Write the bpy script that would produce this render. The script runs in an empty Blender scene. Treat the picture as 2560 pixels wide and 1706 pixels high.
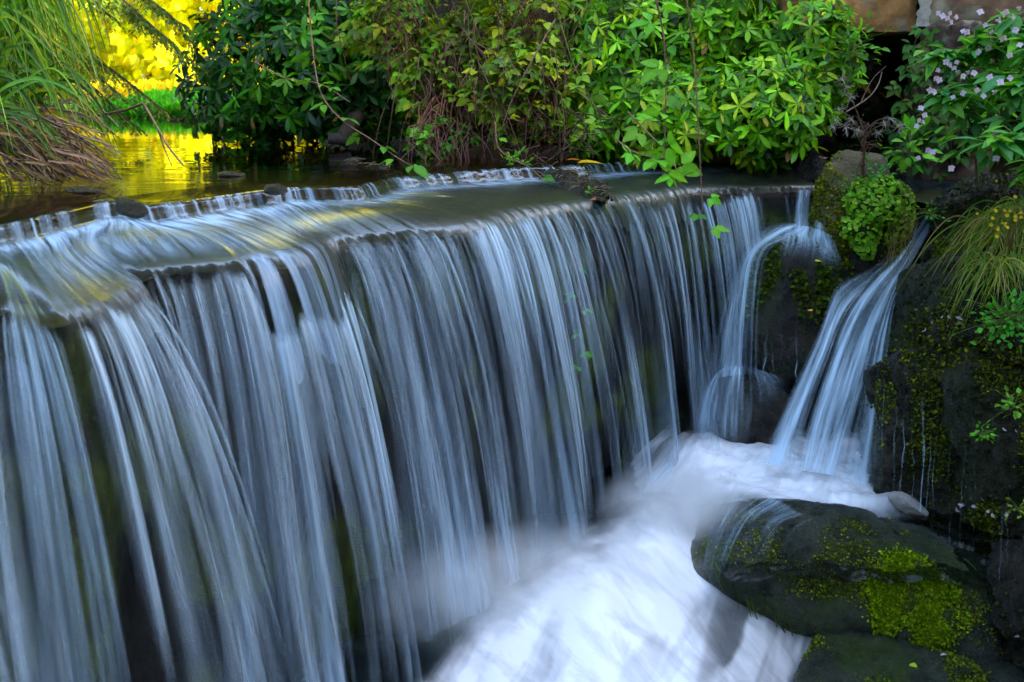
import bpy, bmesh, math
import numpy as np
rng = np.random.default_rng(11)
scene = bpy.context.scene
COL = scene.collection
PI = math.pi

# ------------------------------------------------------------------ camera geometry (survey helpers)
ZC, TH, FPX = 0.5, math.radians(14.4), 995.0
_c, _s = math.cos(TH), math.sin(TH)
def P(u, v, Y):
    """world point at distance Y in front of the camera station, sighted at u,v"""
    x = (u-512)/FPX; y = (341-v)/FPX
    t = Y/(_c+_s*y)
    return np.array([x*t, Y, ZC+(-_s+_c*y)*t])
def PZ(u, v, z):
    """world point at height z, sighted at u,v"""
    x = (u-512)/FPX; y = (341-v)/FPX
    t = (z-ZC)/(-_s+_c*y)
    return np.array([x*t, (_c+_s*y)*t, z])
def proj(V):
    V = np.asarray(V); dx, dy, dz = V[..., 0], V[..., 1], V[..., 2]-ZC
    dep = dy*_c-dz*_s; up = dy*_s+dz*_c
    return 512+FPX*dx/dep, 341-FPX*up/dep

# ------------------------------------------------------------------ numpy noise
def _h(ix, iy, iz, seed):
    h = (ix.astype(np.int64)*374761393 + iy.astype(np.int64)*668265263 + iz.astype(np.int64)*2147483647 + seed*974634777) & 0xffffffff
    h = ((h ^ (h >> 13))*1274126177) & 0xffffffff
    h = ((h ^ (h >> 16))*2246822519) & 0xffffffff
    return ((h ^ (h >> 15)) & 0xffffff)/float(0xffffff)
def noise(x, y=0., z=0., seed=0):
    x, y, z = np.broadcast_arrays(np.asarray(x, float), np.asarray(y, float), np.asarray(z, float))
    fx, fy, fz = np.floor(x), np.floor(y), np.floor(z)
    tx, ty, tz = x-fx, y-fy, z-fz
    tx, ty, tz = [t*t*t*(t*(t*6-15)+10) for t in (tx, ty, tz)]
    r = 0
    for a in (0, 1):
        for b in (0, 1):
            for c in (0, 1):
                w = (tx if a else 1-tx)*(ty if b else 1-ty)*(tz if c else 1-tz)
                r = r+w*_h(fx+a, fy+b, fz+c, seed)
    return r
def fbm(x, y=0., z=0., seed=0, o=4, g=.5):
    r = 0; a = 1; n = 0; x, y, z = np.asarray(x, float), np.asarray(y, float), np.asarray(z, float)
    for i in range(o):
        r = r+a*noise(x*2**i, y*2**i, z*2**i, seed+i*17); n += a; a *= g
    return r/n
def ss(a, b, x):
    t = np.clip((np.asarray(x, float)-a)/(b-a), 0, 1); return t*t*(3-2*t)
def spline(pts, n=None, ts=None):
    """Catmull-Rom through points, sampled at n places or at parameters ts in 0..1"""
    p = np.asarray(pts, float); m = len(p)
    t = np.linspace(0, 1, n) if ts is None else np.asarray(ts, float)
    q = np.clip(t*(m-1), 0, m-1-1e-9); i = q.astype(int); f = (q-i)[:, None]
    pe = np.vstack([2*p[0]-p[1], p, 2*p[-1]-p[-2]])
    a, b, c, d = pe[i], pe[i+1], pe[i+2], pe[i+3]
    return .5*(2*b+(c-a)*f+(2*a-5*b+4*c-d)*f*f+(3*b-3*c+d-a)*f**3)
def nrm(v):
    return v/np.maximum(np.linalg.norm(v, axis=-1, keepdims=True), 1e-9)

# ------------------------------------------------------------------ object helpers
def tag(o, label=None, cat=None, group=None, kind=None):
    if label: o['label'] = label
    if cat: o['category'] = cat
    if group: o['group'] = group
    if kind: o['kind'] = kind
    return o
def root(name, loc, label, cat, group=None):
    o = bpy.data.objects.new(name, None); COL.objects.link(o)
    o.empty_display_size = .1; o.location = [float(q) for q in loc]
    return tag(o, label, cat, group)
def mk(name, V, Fc, mat, parent=None, col=None, fl=None, uv=None, smooth=True, origin=None):
    """link arrays as ONE mesh object whose origin is at its base (or at its parent)"""
    V = np.asarray(V, float).reshape(-1, 3)
    if parent is not None:
        org = np.zeros(3); q = parent
        while q is not None: org = org+np.array(q.location); q = q.parent
    elif origin is not None: org = np.asarray(origin, float)
    else: org = np.array([V[:, 0].mean(), V[:, 1].mean(), V[:, 2].min()])
    me = bpy.data.meshes.new(name)
    Fl = Fc if isinstance(Fc, list) else [Fc]
    Fl = [np.asarray(f, np.int32) for f in Fl if len(f)]
    nf = sum(len(f) for f in Fl); nl = sum(f.size for f in Fl)
    me.vertices.add(len(V)); me.vertices.foreach_set('co', (V-org).astype(np.float32).ravel())
    me.loops.add(nl); li = np.concatenate([f.ravel() for f in Fl]); me.loops.foreach_set('vertex_index', li)
    me.polygons.add(nf)
    tot = np.concatenate([np.full(len(f), f.shape[1], np.int32) for f in Fl])
    st = np.concatenate([[0], np.cumsum(tot)[:-1]]).astype(np.int32)
    me.polygons.foreach_set('loop_start', st)
    me.polygons.foreach_set('use_smooth', np.full(nf, smooth))
    if uv is not None:
        l = me.uv_layers.new(name='UVMap'); l.data.foreach_set('uv', np.asarray(uv, np.float32)[li].ravel())
    if col is not None:
        c = np.ones((len(V), 4), np.float32); c[:, :3] = col
        me.attributes.new('col', 'FLOAT_COLOR', 'POINT').data.foreach_set('color', c.ravel())
    if fl:
        for k, a in fl.items():
            me.attributes.new(k, 'FLOAT', 'POINT').data.foreach_set('value', np.asarray(a, np.float32).ravel())
    me.update(calc_edges=True); me.validate()
    me.materials.append(mat)
    o = bpy.data.objects.new(name, me); COL.objects.link(o)
    if parent is not None: o.parent = parent
    else: o.location = [float(q) for q in org]
    return o
def gridf(nu, nv, off=0):
    """quads of a grid whose vertex index is i*nv+j"""
    i, j = np.meshgrid(np.arange(nu-1), np.arange(nv-1), indexing='ij')
    a = (i*nv+j).ravel()+off
    return np.stack([a, a+nv, a+nv+1, a+1], 1)

class Bag:
    """collects pieces of one mesh"""
    def __init__(s): s.V = []; s.F = {}; s.C = []; s.n = 0
    def add(s, V, Fc, C):
        V = np.asarray(V, float).reshape(-1, 3); Fc = np.asarray(Fc, int)
        s.V.append(V); s.F.setdefault(Fc.shape[1], []).append(Fc+s.n)
        C = np.asarray(C, float); s.C.append(np.broadcast_to(C, (len(V), 3)) if C.ndim == 1 else C); s.n += len(V)
    def build(s, name, mat, parent=None, **k):
        if not s.V: return None
        return mk(name, np.vstack(s.V), [np.vstack(f) for f in s.F.values()], mat, parent, col=np.vstack(s.C), **k)
    def tube(s, pts, r0, r1, C, seg=5, n=None):
        pts = np.asarray(pts, float)
        if n: pts = spline(pts, n)
        m = len(pts); T = nrm(np.gradient(pts, axis=0))
        up = np.where(np.abs(T[:, 2:3]) > .9, [[1., 0, 0]], [[0, 0, 1.]])
        A = nrm(np.cross(T, up)); B = np.cross(T, A)
        r = np.linspace(r0, r1, m)[:, None, None]
        a = np.linspace(0, 2*PI, seg, endpoint=False)
        V = pts[:, None, :]+r*(np.cos(a)[None, :, None]*A[:, None, :]+np.sin(a)[None, :, None]*B[:, None, :])
        i, j = np.meshgrid(np.arange(m-1), np.arange(seg), indexing='ij')
        a0 = (i*seg+j).ravel(); b0 = (i*seg+(j+1) % seg).ravel()
        s.add(V, np.stack([a0, b0, b0+seg, a0+seg], 1), C)
    def ribbon(s, pts, w0, C, side=None, tip=True):
        """a tapering grass blade with a fold"""
        pts = np.asarray(pts, float); m = len(pts); T = nrm(np.gradient(pts, axis=0))
        sd = nrm(np.cross(T, side if side is not None else np.array([0, 0, 1.]))+1e-6)
        N = np.cross(sd, T)
        t = np.linspace(0, 1, m)[:, None]
        w = w0*np.minimum(1, .45+2*t)*(1-t**2.2*.97)
        V = np.stack([pts-sd*w+N*w*.35, pts, pts+sd*w+N*w*.35], 1)
        s.add(V, gridf(m, 3), C)

def leaf_tpl(kind):
    """leaf of unit length along +x, +z its upper face; returns V, quads, tint per vertex"""
    if kind == 'lance': prof = [.06, .32, .5, .46, .03]; wid = .30; xs = [0, .25, .52, .78, 1.]; fold = .25; dr = .16
    elif kind == 'ovate': prof = [.08, .46, .5, .3, .02]; wid = .66; xs = [0, .2, .45, .75, 1.]; fold = .22; dr = .14
    elif kind == 'balsam': prof = [.03, .4, .5, .3, .01]; wid = .44; xs = [0, .2, .42, .74, 1.]; fold = .22; dr = .22
    elif kind == 'clump': prof = [.15, .45, .5, .4, .1]; wid = .9; xs = [0, .25, .5, .75, 1.]; fold = .25; dr = .2
    V = []; tint = []
    for x, p in zip(xs, prof):
        z = -dr*x*x
        for q in (-1, 0, 1):
            V.append((x, q*p*wid, z+abs(q)*p*wid*fold)); tint.append(1.16 if q == 0 else .96)
    return np.array(V), gridf(5, 3), np.array(tint)
LT = {k: leaf_tpl(k) for k in ('lance', 'ovate', 'balsam', 'clump')}
def frames(D, up=None, roll=None):
    D = nrm(np.asarray(D, float)); U = np.broadcast_to(np.array([0, 0, 1.]) if up is None else up, D.shape)
    Yv = np.cross(U, D); bad = np.linalg.norm(Yv, axis=1) < 1e-3
    Yv[bad] = [1, 0, 0]; Yv = nrm(Yv); Zv = np.cross(D, Yv)
    if roll is not None:
        c, s_ = np.cos(roll)[:, None], np.sin(roll)[:, None]
        Yv, Zv = c*Yv+s_*Zv, c*Zv-s_*Yv
    return np.stack([D, Yv, Zv], 2)
def leaves(bag, kind, pos, R, sc, col, edge=None):
    V0, F0, tint = LT[kind]; n = len(pos)
    if n == 0: return
    V = np.einsum('nij,mj->nmi', R, V0)*np.asarray(sc)[:, None, None]+np.asarray(pos)[:, None, :]
    Fc = (F0[None]+(np.arange(n)*len(V0))[:, None, None]).reshape(-1, 4)
    C = np.asarray(col)[:, None, :]*tint[None, :, None]
    if edge is not None:
        m = (np.abs(V0[:, 1]) > .02) | (V0[:, 0] > .9)
        C = np.where(m[None, :, None], edge[:, None, :]*.45+C*.55, C)
    bag.add(V, Fc, C.reshape(-1, 3))
def rdir(n):
    return nrm(rng.normal(size=(n, 3)))
def pick(cols, n, w=None, jit=.18):
    cols = np.asarray(cols, float); i = rng.choice(len(cols), n, p=None if w is None else np.asarray(w)/np.sum(w))
    return np.clip(cols[i]*(1+rng.normal(size=(n, 1))*jit)*(1+rng.normal(size=(n, 3))*.06), .001, 1)
# ------------------------------------------------------------------ materials
def nt(name):
    m = bpy.data.materials.new(name); m.use_nodes = True; t = m.node_tree; t.nodes.clear()
    out = t.nodes.new('ShaderNodeOutputMaterial')
    def N(ty, **kw):
        n = t.nodes.new('ShaderNode'+ty)
        for k, v in kw.items():
            if k.startswith('_'): setattr(n, k[1:], v)
            else: n.inputs[k.replace('__', ' ')].default_value = v
        return n
    def L(a, b): t.links.new(a, b)
    return m, out, N, L
def math_(N, L, op, a, b=None, clamp=False):
    n = N('Math', _operation=op, _use_clamp=clamp)
    for i, q in enumerate((a, b)):
        if q is None: continue
        if isinstance(q, (int, float)): n.inputs[i].default_value = q
        else: L(q, n.inputs[i])
    return n.outputs[0]
def ramp(N, L, fac, stops):
    r = N('ValToRGB'); e = r.color_ramp.elements
    while len(e) < len(stops): e.new(.5)
    for q, (p, c) in zip(e, stops):
        q.position = p; q.color = (*c, 1) if len(c) == 3 else c
    L(fac, r.inputs[0]); return r.outputs[0]
def leaf_mat(name, rough=.4, trans=.3, spec=.5, boost=1.6, vein=60):
    m, out, N, L = nt(name)
    a = N('Attribute', _attribute_name='col'); tc = N('TexCoord')
    nz = N('TexNoise', Scale=vein, Detail=2.); L(tc.outputs['Object'], nz.inputs['Vector'])
    f = N('MapRange'); f.inputs[3].default_value = .7; f.inputs[4].default_value = 1.3; L(nz.outputs[0], f.inputs[0])
    mx = N('Mix', _data_type='RGBA', _blend_type='MULTIPLY'); mx.inputs[0].default_value = 1
    L(a.outputs['Color'], mx.inputs[6]); L(f.outputs[0], mx.inputs[7])
    b = N('BsdfPrincipled', Roughness=rough); b.inputs['Specular IOR Level'].default_value = spec
    L(mx.outputs[2], b.inputs['Base Color'])
    bp = N('Bump', Strength=.25, Distance=.004); L(nz.outputs[0], bp.inputs['Height']); L(bp.outputs[0], b.inputs['Normal'])
    tr = N('BsdfTranslucent'); vm = N('Mix', _data_type='RGBA', _blend_type='MULTIPLY'); vm.inputs[0].default_value = 1
    L(mx.outputs[2], vm.inputs[6]); vm.inputs[7].default_value = (boost, boost*.95, boost*.4, 1); L(vm.outputs[2], tr.inputs['Color'])
    s = N('MixShader'); s.inputs[0].default_value = trans; L(b.outputs[0], s.inputs[1]); L(tr.outputs[0], s.inputs[2]); L(s.outputs[0], out.inputs[0])
    return m
def plain_mat(name, rough=.7, spec=.3, scale=30, bump=.4, lo=.55, hi=1.4, stretch=(1, 1, 1)):
    """vertex colour times procedural mottling"""
    m, out, N, L = nt(name)
    a = N('Attribute', _attribute_name='col'); tc = N('TexCoord'); mp = N('Mapping'); mp.inputs['Scale'].default_value = stretch
    L(tc.outputs['Object'], mp.inputs[0])
    nz = N('TexNoise', Scale=scale, Detail=6., Roughness=.65); L(mp.outputs[0], nz.inputs['Vector'])
    f = N('MapRange'); f.inputs[1].default_value = .3; f.inputs[2].default_value = .7; f.inputs[3].default_value = lo; f.inputs[4].default_value = hi; L(nz.outputs[0], f.inputs[0])
    mx = N('Mix', _data_type='RGBA', _blend_type='MULTIPLY'); mx.inputs[0].default_value = 1
    L(a.outputs['Color'], mx.inputs[6]); L(f.outputs[0], mx.inputs[7])
    b = N('BsdfPrincipled', Roughness=rough); b.inputs['Specular IOR Level'].default_value = spec
    L(mx.outputs[2], b.inputs['Base Color'])
    bp = N('Bump', Strength=bump, Distance=.02); L(nz.outputs[0], bp.inputs['Height']); L(bp.outputs[0], b.inputs['Normal'])
    L(b.outputs[0], out.inputs[0]); return m
def rock_mat(name, dark, light, rough=(.18, .5), grain=26, stretch=(1, 1, 1), algae=(.03, .05, .008), bump=.8):
    """wet rock; 'moss' attribute mixes in thin algae"""
    m, out, N, L = nt(name)
    tc = N('TexCoord'); mp = N('Mapping'); mp.inputs['Scale'].default_value = stretch; L(tc.outputs['Object'], mp.inputs[0])
    n1 = N('TexNoise', Scale=grain*.22, Detail=8., Roughness=.65); L(mp.outputs[0], n1.inputs['Vector'])
    n2 = N('TexNoise', Scale=grain, Detail=8., Roughness=.75); L(mp.outputs[0], n2.inputs['Vector'])
    n3 = N('TexNoise', Scale=grain*5, Detail=3.); L(tc.outputs['Object'], n3.inputs['Vector'])
    c = ramp(N, L, n1.outputs[0], [(.35, dark), (.68, light)])
    at = N('Attribute', _attribute_name='moss')
    md = math_(N, L, 'MULTIPLY', at.outputs['Fac'], math_(N, L, 'MULTIPLY_ADD', n2.outputs[0], 2.2), True)
    k = N('MapRange'); k.inputs[1].default_value = .3; k.inputs[2].default_value = .7; L(n2.outputs[0], k.inputs[0])
    md = math_(N, L, 'MULTIPLY', at.outputs['Fac'], k.outputs[0], True)
    mx = N('Mix', _data_type='RGBA'); L(md, mx.inputs[0]); L(c, mx.inputs[6]); mx.inputs[7].default_value = (*algae, 1)
    b = N('BsdfPrincipled'); L(mx.outputs[2], b.inputs['Base Color'])
    rr = N('MapRange'); rr.inputs[1].default_value = .35; rr.inputs[2].default_value = .65; rr.inputs[3].default_value = rough[0]; rr.inputs[4].default_value = rough[1]
    L(n2.outputs[0], rr.inputs[0]); L(rr.outputs[0], b.inputs['Roughness'])
    h = math_(N, L, 'ADD', n2.outputs[0], math_(N, L, 'MULTIPLY', n3.outputs[0], .3))
    bp = N('Bump', Strength=bump, Distance=.05); L(h, bp.inputs['Height']); L(bp.outputs[0], b.inputs['Normal'])
    L(b.outputs[0], out.inputs[0]); return m
def veil_mat(name, fu=70., fv=1.6, white=(.59, .78, .96), amt=(.25, 1.3), rough=.3, bump=.5, trans=.2):  # the white is blued: sky reflection put into the base colour
    """falling white water: 'dens' is how much of the sheet is aerated; fine streaks follow the flow (UV in metres)"""
    m, out, N, L = nt(name)
    uv = N('UVMap'); mp = N('Mapping'); mp.inputs['Scale'].default_value = (fu, fv, 1); L(uv.outputs[0], mp.inputs[0])
    n1 = N('TexNoise', Scale=1., Detail=4., Roughness=.6); L(mp.outputs[0], n1.inputs['Vector'])
    d = N('Attribute', _attribute_name='dens')
    k = N('MapRange'); k.inputs[1].default_value = .3; k.inputs[2].default_value = .7; k.inputs[3].default_value = amt[0]; k.inputs[4].default_value = amt[1]; L(n1.outputs[0], k.inputs[0])
    a = math_(N, L, 'MULTIPLY', d.outputs['Fac'], k.outputs[0], True)
    b = N('BsdfPrincipled', Roughness=rough); b.inputs['Base Color'].default_value = (*white, 1); b.inputs['IOR'].default_value = 1.33
    bp = N('Bump', Strength=bump, Distance=.012); L(n1.outputs[0], bp.inputs['Height']); L(bp.outputs[0], b.inputs['Normal'])
    tl = N('BsdfTranslucent'); tl.inputs['Color'].default_value = (*white, 1)
    s0 = N('MixShader'); s0.inputs[0].default_value = trans; L(b.outputs[0], s0.inputs[1]); L(tl.outputs[0], s0.inputs[2])
    tp = N('BsdfTransparent'); s = N('MixShader'); L(a, s.inputs[0]); L(tp.outputs[0], s.inputs[1]); L(s0.outputs[0], s.inputs[2])
    L(s.outputs[0], out.inputs[0]); return m
def water_mat(name, fu=18., fv=3., tint=(.8, .78, .62), rough=.08, bump=.35, dist=.01, foam=(.62, .74, .86), amt=(.0, 1.5), ior=1.33, refl=1.):
    """clear running water over its bed, white where 'dens' says it is aerated; ripples drawn out along the flow"""
    m, out, N, L = nt(name)
    uv = N('UVMap'); mp = N('Mapping'); mp.inputs['Scale'].default_value = (fu, fv, 1); L(uv.outputs[0], mp.inputs[0])
    n1 = N('TexNoise', Scale=1., Detail=5., Roughness=.62, Distortion=.35); L(mp.outputs[0], n1.inputs['Vector'])
    d = N('Attribute', _attribute_name='dens'); rp = N('Attribute', _attribute_name='rip')
    k = N('MapRange'); k.inputs[1].default_value = .32; k.inputs[2].default_value = .68; k.inputs[3].default_value = amt[0]; k.inputs[4].default_value = amt[1]; L(n1.outputs[0], k.inputs[0])
    a = math_(N, L, 'MULTIPLY', d.outputs['Fac'], k.outputs[0], True)
    bp = N('Bump', Distance=dist); L(n1.outputs[0], bp.inputs['Height']); L(math_(N, L, 'MULTIPLY', rp.outputs['Fac'], bump), bp.inputs['Strength'])
    gl = N('BsdfGlossy'); L(math_(N, L, 'MULTIPLY_ADD', rp.outputs['Fac'], rough), gl.inputs['Roughness']); gl.inputs['Roughness'].links[0].from_node.inputs[2].default_value = .03; gl.inputs['Color'].default_value = (1, 1, 1, 1); L(bp.outputs[0], gl.inputs['Normal'])
    fr = N('Fresnel', IOR=ior); L(bp.outputs[0], fr.inputs['Normal'])
    tp = N('BsdfTransparent'); tp.inputs['Color'].default_value = (*tint, 1)
    s0 = N('MixShader'); L(math_(N, L, 'MULTIPLY', fr.outputs[0], refl), s0.inputs[0]); L(tp.outputs[0], s0.inputs[1]); L(gl.outputs[0], s0.inputs[2])
    b = N('BsdfPrincipled', Roughness=.3); b.inputs['Base Color'].default_value = (*foam, 1); L(bp.outputs[0], b.inputs['Normal'])
    s = N('MixShader'); L(a, s.inputs[0]); L(s0.outputs[0], s.inputs[1]); L(b.outputs[0], s.inputs[2])
    L(s.outputs[0], out.inputs[0]); return m

M_LEAF = leaf_mat('glossy_leaf', .42, .25, .28)
M_BRAMBLE = leaf_mat('bramble_leaf', .55, .3, .2)
M_SOFT = leaf_mat('soft_leaf', .55, .35, .3)
M_AUTUMN = leaf_mat('autumn_leaf', .6, .6, .2, 1.25, 4)
M_GRASS = leaf_mat('grass_blade', .45, .35, .4, 1.5, 20)
M_PETAL = leaf_mat('petal', .5, .4, .2, 1.0, 90)
M_BARK = plain_mat('bark', .8, .25, 22, .9, .5, 1.5, (1, 1, .3))
M_STEM = plain_mat('plant_stem', .6, .3, 40, .2)
M_STONE = plain_mat('bridge_stone', .85, .2, 7, .9, .45, 1.5)
M_GROUND = plain_mat('soil', .9, .2, 6, .8, .5, 1.5)
M_MOSS = leaf_mat('moss', .8, .25, .1, 1.4, 30)
M_DARK = rock_mat('wet_slate', (.004, .004, .004), (.075, .06, .042), (.05, .32), 26, bump=1.)
M_SLAB = rock_mat('ribbed_wet_rock', (.010, .013, .010), (.085, .09, .07), (.06, .34), 34, (1, 1, .45), (.055, .10, .008), 1.)
M_BOULDER = rock_mat('dry_boulder', (.05, .038, .02), (.18, .125, .07), (.6, .9), 18, (1, 1, 1), (.1, .11, .008), .7)
M_STREAM = rock_mat('stream_stone', (.015, .012, .009), (.07, .05, .035), (.15, .5), 60)
M_PALE = rock_mat('pale_stone', (.30, .27, .24), (.60, .57, .54), (.3, .5), 18)
M_LEDGE = rock_mat('stream_ledge', (.004, .004, .003), (.018, .013, .007), (.4, .7), 14, (1, 1, 1), (.085, .078, .003))
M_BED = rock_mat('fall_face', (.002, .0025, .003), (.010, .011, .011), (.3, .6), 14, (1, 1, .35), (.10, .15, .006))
M_VEIL = veil_mat('falling_water')
M_CASC = veil_mat('cascade_water', 55., 2.2)
M_POND = water_mat('pond_water', 1.6, 5., (.62, .5, .28), .1, .22, .02)
M_APRON = water_mat('ledge_water', 30., 1.8, (.66, .68, .58), .35, .4, .008, foam=(.40, .58, .80), ior=1.25, refl=.26)  # foam colour also carries the sky's blue sheen on the ledge
# ------------------------------------------------------------------ crest of the fall: paired points, upper step -> lip
CREST = [  # upper step (u, v), lip (u, v, z), fall start lag (m), aerated 0..1
    ((-300, 262), (-150, 328, -.2), .0, .9), ((-160, 245), (-60, 318, -.2), .0, .9), ((-60, 232), (0, 305, -.2), 0, .9),
    ((0, 222), (57, 311, -.2), 0, .9), ((60, 210), (128, 284, -.19), 0, .9), ((109, 200), (145, 268, -.15), 0, .6),
    ((144, 203), (239, 259, -.15), 0, .6), ((200, 197), (300, 250, -.15), .2, .6), ((278, 187), (335, 236, -.15), .0, .9),
    ((348, 185), (453, 224, -.14), 0, .9), ((396, 176), (522, 209, -.13), 0, .9), ((505, 167), (609, 197, -.13), 0, .8),
    ((560, 165), (640, 193, -.13), 0, .8), ((620, 161), (696, 187, -.13), 0, .6), ((690, 157), (760, 185, -.13), 0, .6), ((785, 156), (815, 184, -.13), 0, .4)]
LIPU = np.array([c[1][0] for c in CREST], float)
UP = np.array([PZ(*c[0], 0.) for c in CREST]); LP = np.array([PZ(*c[1]) for c in CREST])
def columns(n):
    q = np.linspace(0, 1, n)
    U = spline(UP, ts=q); L = spline(LP, ts=q); ul = spline(LIPU[:, None], ts=q)[:, 0]
    # smooth crest tangent for the direction the water leaves the lip
    S = spline(LP, 400); k = np.ones(61)/61
    Sp = np.pad(S, ((30, 30), (0, 0)), mode='edge'); Sp[:30] = S[0]+(np.arange(-30, 0)[:, None])*(S[1]-S[0]); Sp[-30:] = S[-1]+(np.arange(1, 31)[:, None])*(S[-1]-S[-2])
    Ss = np.stack([np.convolve(Sp[:, a], k, 'valid') for a in range(3)], 1)
    T = nrm(np.gradient(Ss, axis=0)); T = np.stack([np.interp(q, np.linspace(0, 1, 400), T[:, a]) for a in range(3)], 1)
    d = nrm(np.stack([T[:, 1], -T[:, 0], 0*T[:, 0]], 1))
    s = np.concatenate([[0], np.cumsum(np.linalg.norm(np.diff(L, axis=0), axis=1))])
    return U, L, d, s, ul
# aerated bundles and dark gaps along the lip (lip u -> amount)
BUND = np.array([(-150, .9), (0, .9), (40, .95), (49, .5), (54, .05), (62, .1), (68, .8), (90, .85), (122, .95), (132, .55), (137, .2), (142, .6), (160, .62), (182, .62),
    (197, .38), (206, .4), (216, .66), (232, .62), (243, .35), (250, .75), (262, .8), (278, .45), (288, .8), (305, .9), (318, .75), (326, .22), (334, .2), (338, .8), (352, .85), (395, .85), (428, .85), (440, .75),
    (447, .35), (454, .4), (462, .85), (500, .9), (516, .8), (522, .6), (540, .8), (570, .85), (596, .7), (603, .28), (612, .22), (620, .78), (640, .9),
    (652, .55), (664, .55), (680, .6), (700, .5), (718, .55), (735, .8), (748, .45), (770, .32), (800, .35), (812, .7), (816, .5)])
LAG = np.array([(-150, .02), (235, .02), (243, .24), (262, .24), (275, .21), (290, .22), (300, .25), (318, .18), (330, .06), (336, .01), (620, .01), (640, .05), (700, .05), (815, .05)])
def lagf(ul, s):
    return np.interp(ul, LAG[:, 0], LAG[:, 1])-.035+.05*noise(s*22, 0, 0, 5)+.035*noise(s*60, 0, 0, 6)

def ledge_rows(n, below=0., nose=.16):
    """streamlines from the pond over the small step and the ledge to just past the lip; returns (n, m, 3), flow fraction"""
    U, L, d, s, ul = columns(n)
    dU = nrm(L-U); dU[:, 2] = 0; dU = nrm(dU); run = np.linalg.norm((L-U)[:, :2], axis=1)[:, None]
    wob = .035*(fbm(s*3, 0, 0, 2)-.5)[:, None]*2
    U = U+dU*wob
    rows = []; w = []
    for a in (-.35, -.25, -.16, -.09, -.05, -.02): rows.append(U+dU*a+[0, 0, -.012*math.exp(a*14)]); w.append(a*.3)
    sh = (.075+.02*(fbm(s*2, 0, 0, 9)-.5))[:, None]
    for k, (a, z) in enumerate(((.005, -.10), (.03, -.3), (.045, -.6), (.058, -.9), (.085, -1.0))):
        p = U+dU*a; p = p+np.array([0, 0, 1.])*(sh*z); rows.append(p); w.append(.0+.02*(k+1))
    F0 = rows[-1]
    fwd = nrm(dU+.25*d)
    for t in np.linspace(.06, 1, 22):
        B = (1-t)**3*F0+3*t*(1-t)**2*(F0+dU*run*.33)+3*t*t*(1-t)*(L-d*run*.36)+t**3*L
        z = F0[:, 2]+(L[:, 2]-F0[:, 2])*(.25*t+.75*t**3.6)+.022*math.sin(PI*t)*t
        B = B.copy(); B[:, 2] = z; rows.append(B); w.append(.1+.9*t)
    v0 = (.72+.18*(fbm(s*1.6, 0, 0, 21)-.5)*2)[:, None]
    lag = lagf(ul, s)
    for j, tau in enumerate(np.linspace(.03, nose, 6)):
        tau = tau*(1+lag[:, None]*3.2)
        p = L+d*v0*tau; p = p.copy(); p[:, 2] -= (.5*9.8*tau[:, 0]**2+.35*tau[:, 0]*.35); rows.append(p); w.append(1+.03*(j+1))
    R = np.stack(rows, 1); R[..., 2] -= below
    return R, np.array(w), s, ul, lag

# --- the ledge of rock under the water and the wall behind the fall
n = 520
R, w, s, ul, lag = ledge_rows(n, .0)
rough = (fbm(R[..., 0]*4, R[..., 1]*4, R[..., 2]*4, 31)-.5)
R = R.copy(); R[..., 2] += -.035+rough*.05-.10*np.clip(-w, 0, 1)[None, :]/.1*1.
R = R[:, :-5]
U, L, d, s, ul = columns(n)
wallr = []
for h in np.linspace(.06, 2.25, 34):
    p = L-d*(.03+.10*h+.22*(fbm(s*2.2, h*1.6, 0, 44)[:, None]-.5)*min(1, h*3))
    p = p.copy(); p[:, 2] = L[:, 2]-h-.03; wallr.append(p)
W = np.stack(wallr, 1); A = np.concatenate([R, W], 1); m = A.shape[1]
moss = np.zeros((n, m)); mr = R.shape[1]
fo = fbm(A[..., 0]*1.7, A[..., 1]*1.7, 0, 50)
moss[:, :mr] = np.clip(.15+1.5*ss(.48, .62, fo[:, :mr]), 0, 1)
ulm = ul[:, None]
moss[:, 8:mr] = np.maximum(moss[:, 8:mr]*.5, ((ss(400, 450, ulm)*ss(640, 560, ulm))+(ss(150, 60, ulm)))*.95)
moss[:, mr:] = ss(.5, .66, fbm(W[..., 0]*2.2, W[..., 1]*2.2, W[..., 2]*2.2, 61))*.9
ledge_root = root('rock_ledge', (L[n//2, 0], L[n//2, 1], -2.3), 'long dark rock ledge the stream runs over, olive algae showing through the water', 'rock ledge')
mk('ledge_top', A[:, :mr].reshape(-1, 3), gridf(n, mr), M_LEDGE, ledge_root, fl={'moss': moss[:, :mr]})
mk('rock_face', A[:, mr-1:].reshape(-1, 3), gridf(n, m-mr+1), M_BED, ledge_root, fl={'moss': moss[:, mr-1:]})

# --- water over the ledge
n = 900
R, w, s, ul, lag = ledge_rows(n, .0)
m = R.shape[1]; wv = w[None, :]
sd = np.concatenate([np.zeros((n, 1)), np.cumsum(np.linalg.norm(np.diff(R, axis=1), axis=2), axis=1)], 1)
S2 = np.broadcast_to(s[:, None], sd.shape)
fine = fbm(S2*26, sd*1.3, 0, 71, 3)-.5
R = R.copy(); amp = .003+.006*ss(.1, .2, wv)*ss(.7, .3, wv)+.004*ss(.93, 1.02, wv)
R[..., 2] += fine*amp*2*ss(-.05, .02, wv)
step = ss(.0, .02, wv)*ss(.115, .075, wv)
fing = ss(.38, .62, fbm(S2*40, sd*2.5, 0, 83, 3))
gapst = ss(.25, .4, fbm(S2*2.3, 0, 0, 84, 2))
foam = ss(.08, .12, wv)*ss(.62, .1, wv)*(.45+.5*fbm(S2*3, sd*3, 0, 88))
ulm = ul[:, None]+0*sd
clear = ss(430, 470, ulm)*ss(640, 590, ulm)+ss(120, 40, ulm)*.8
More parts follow.
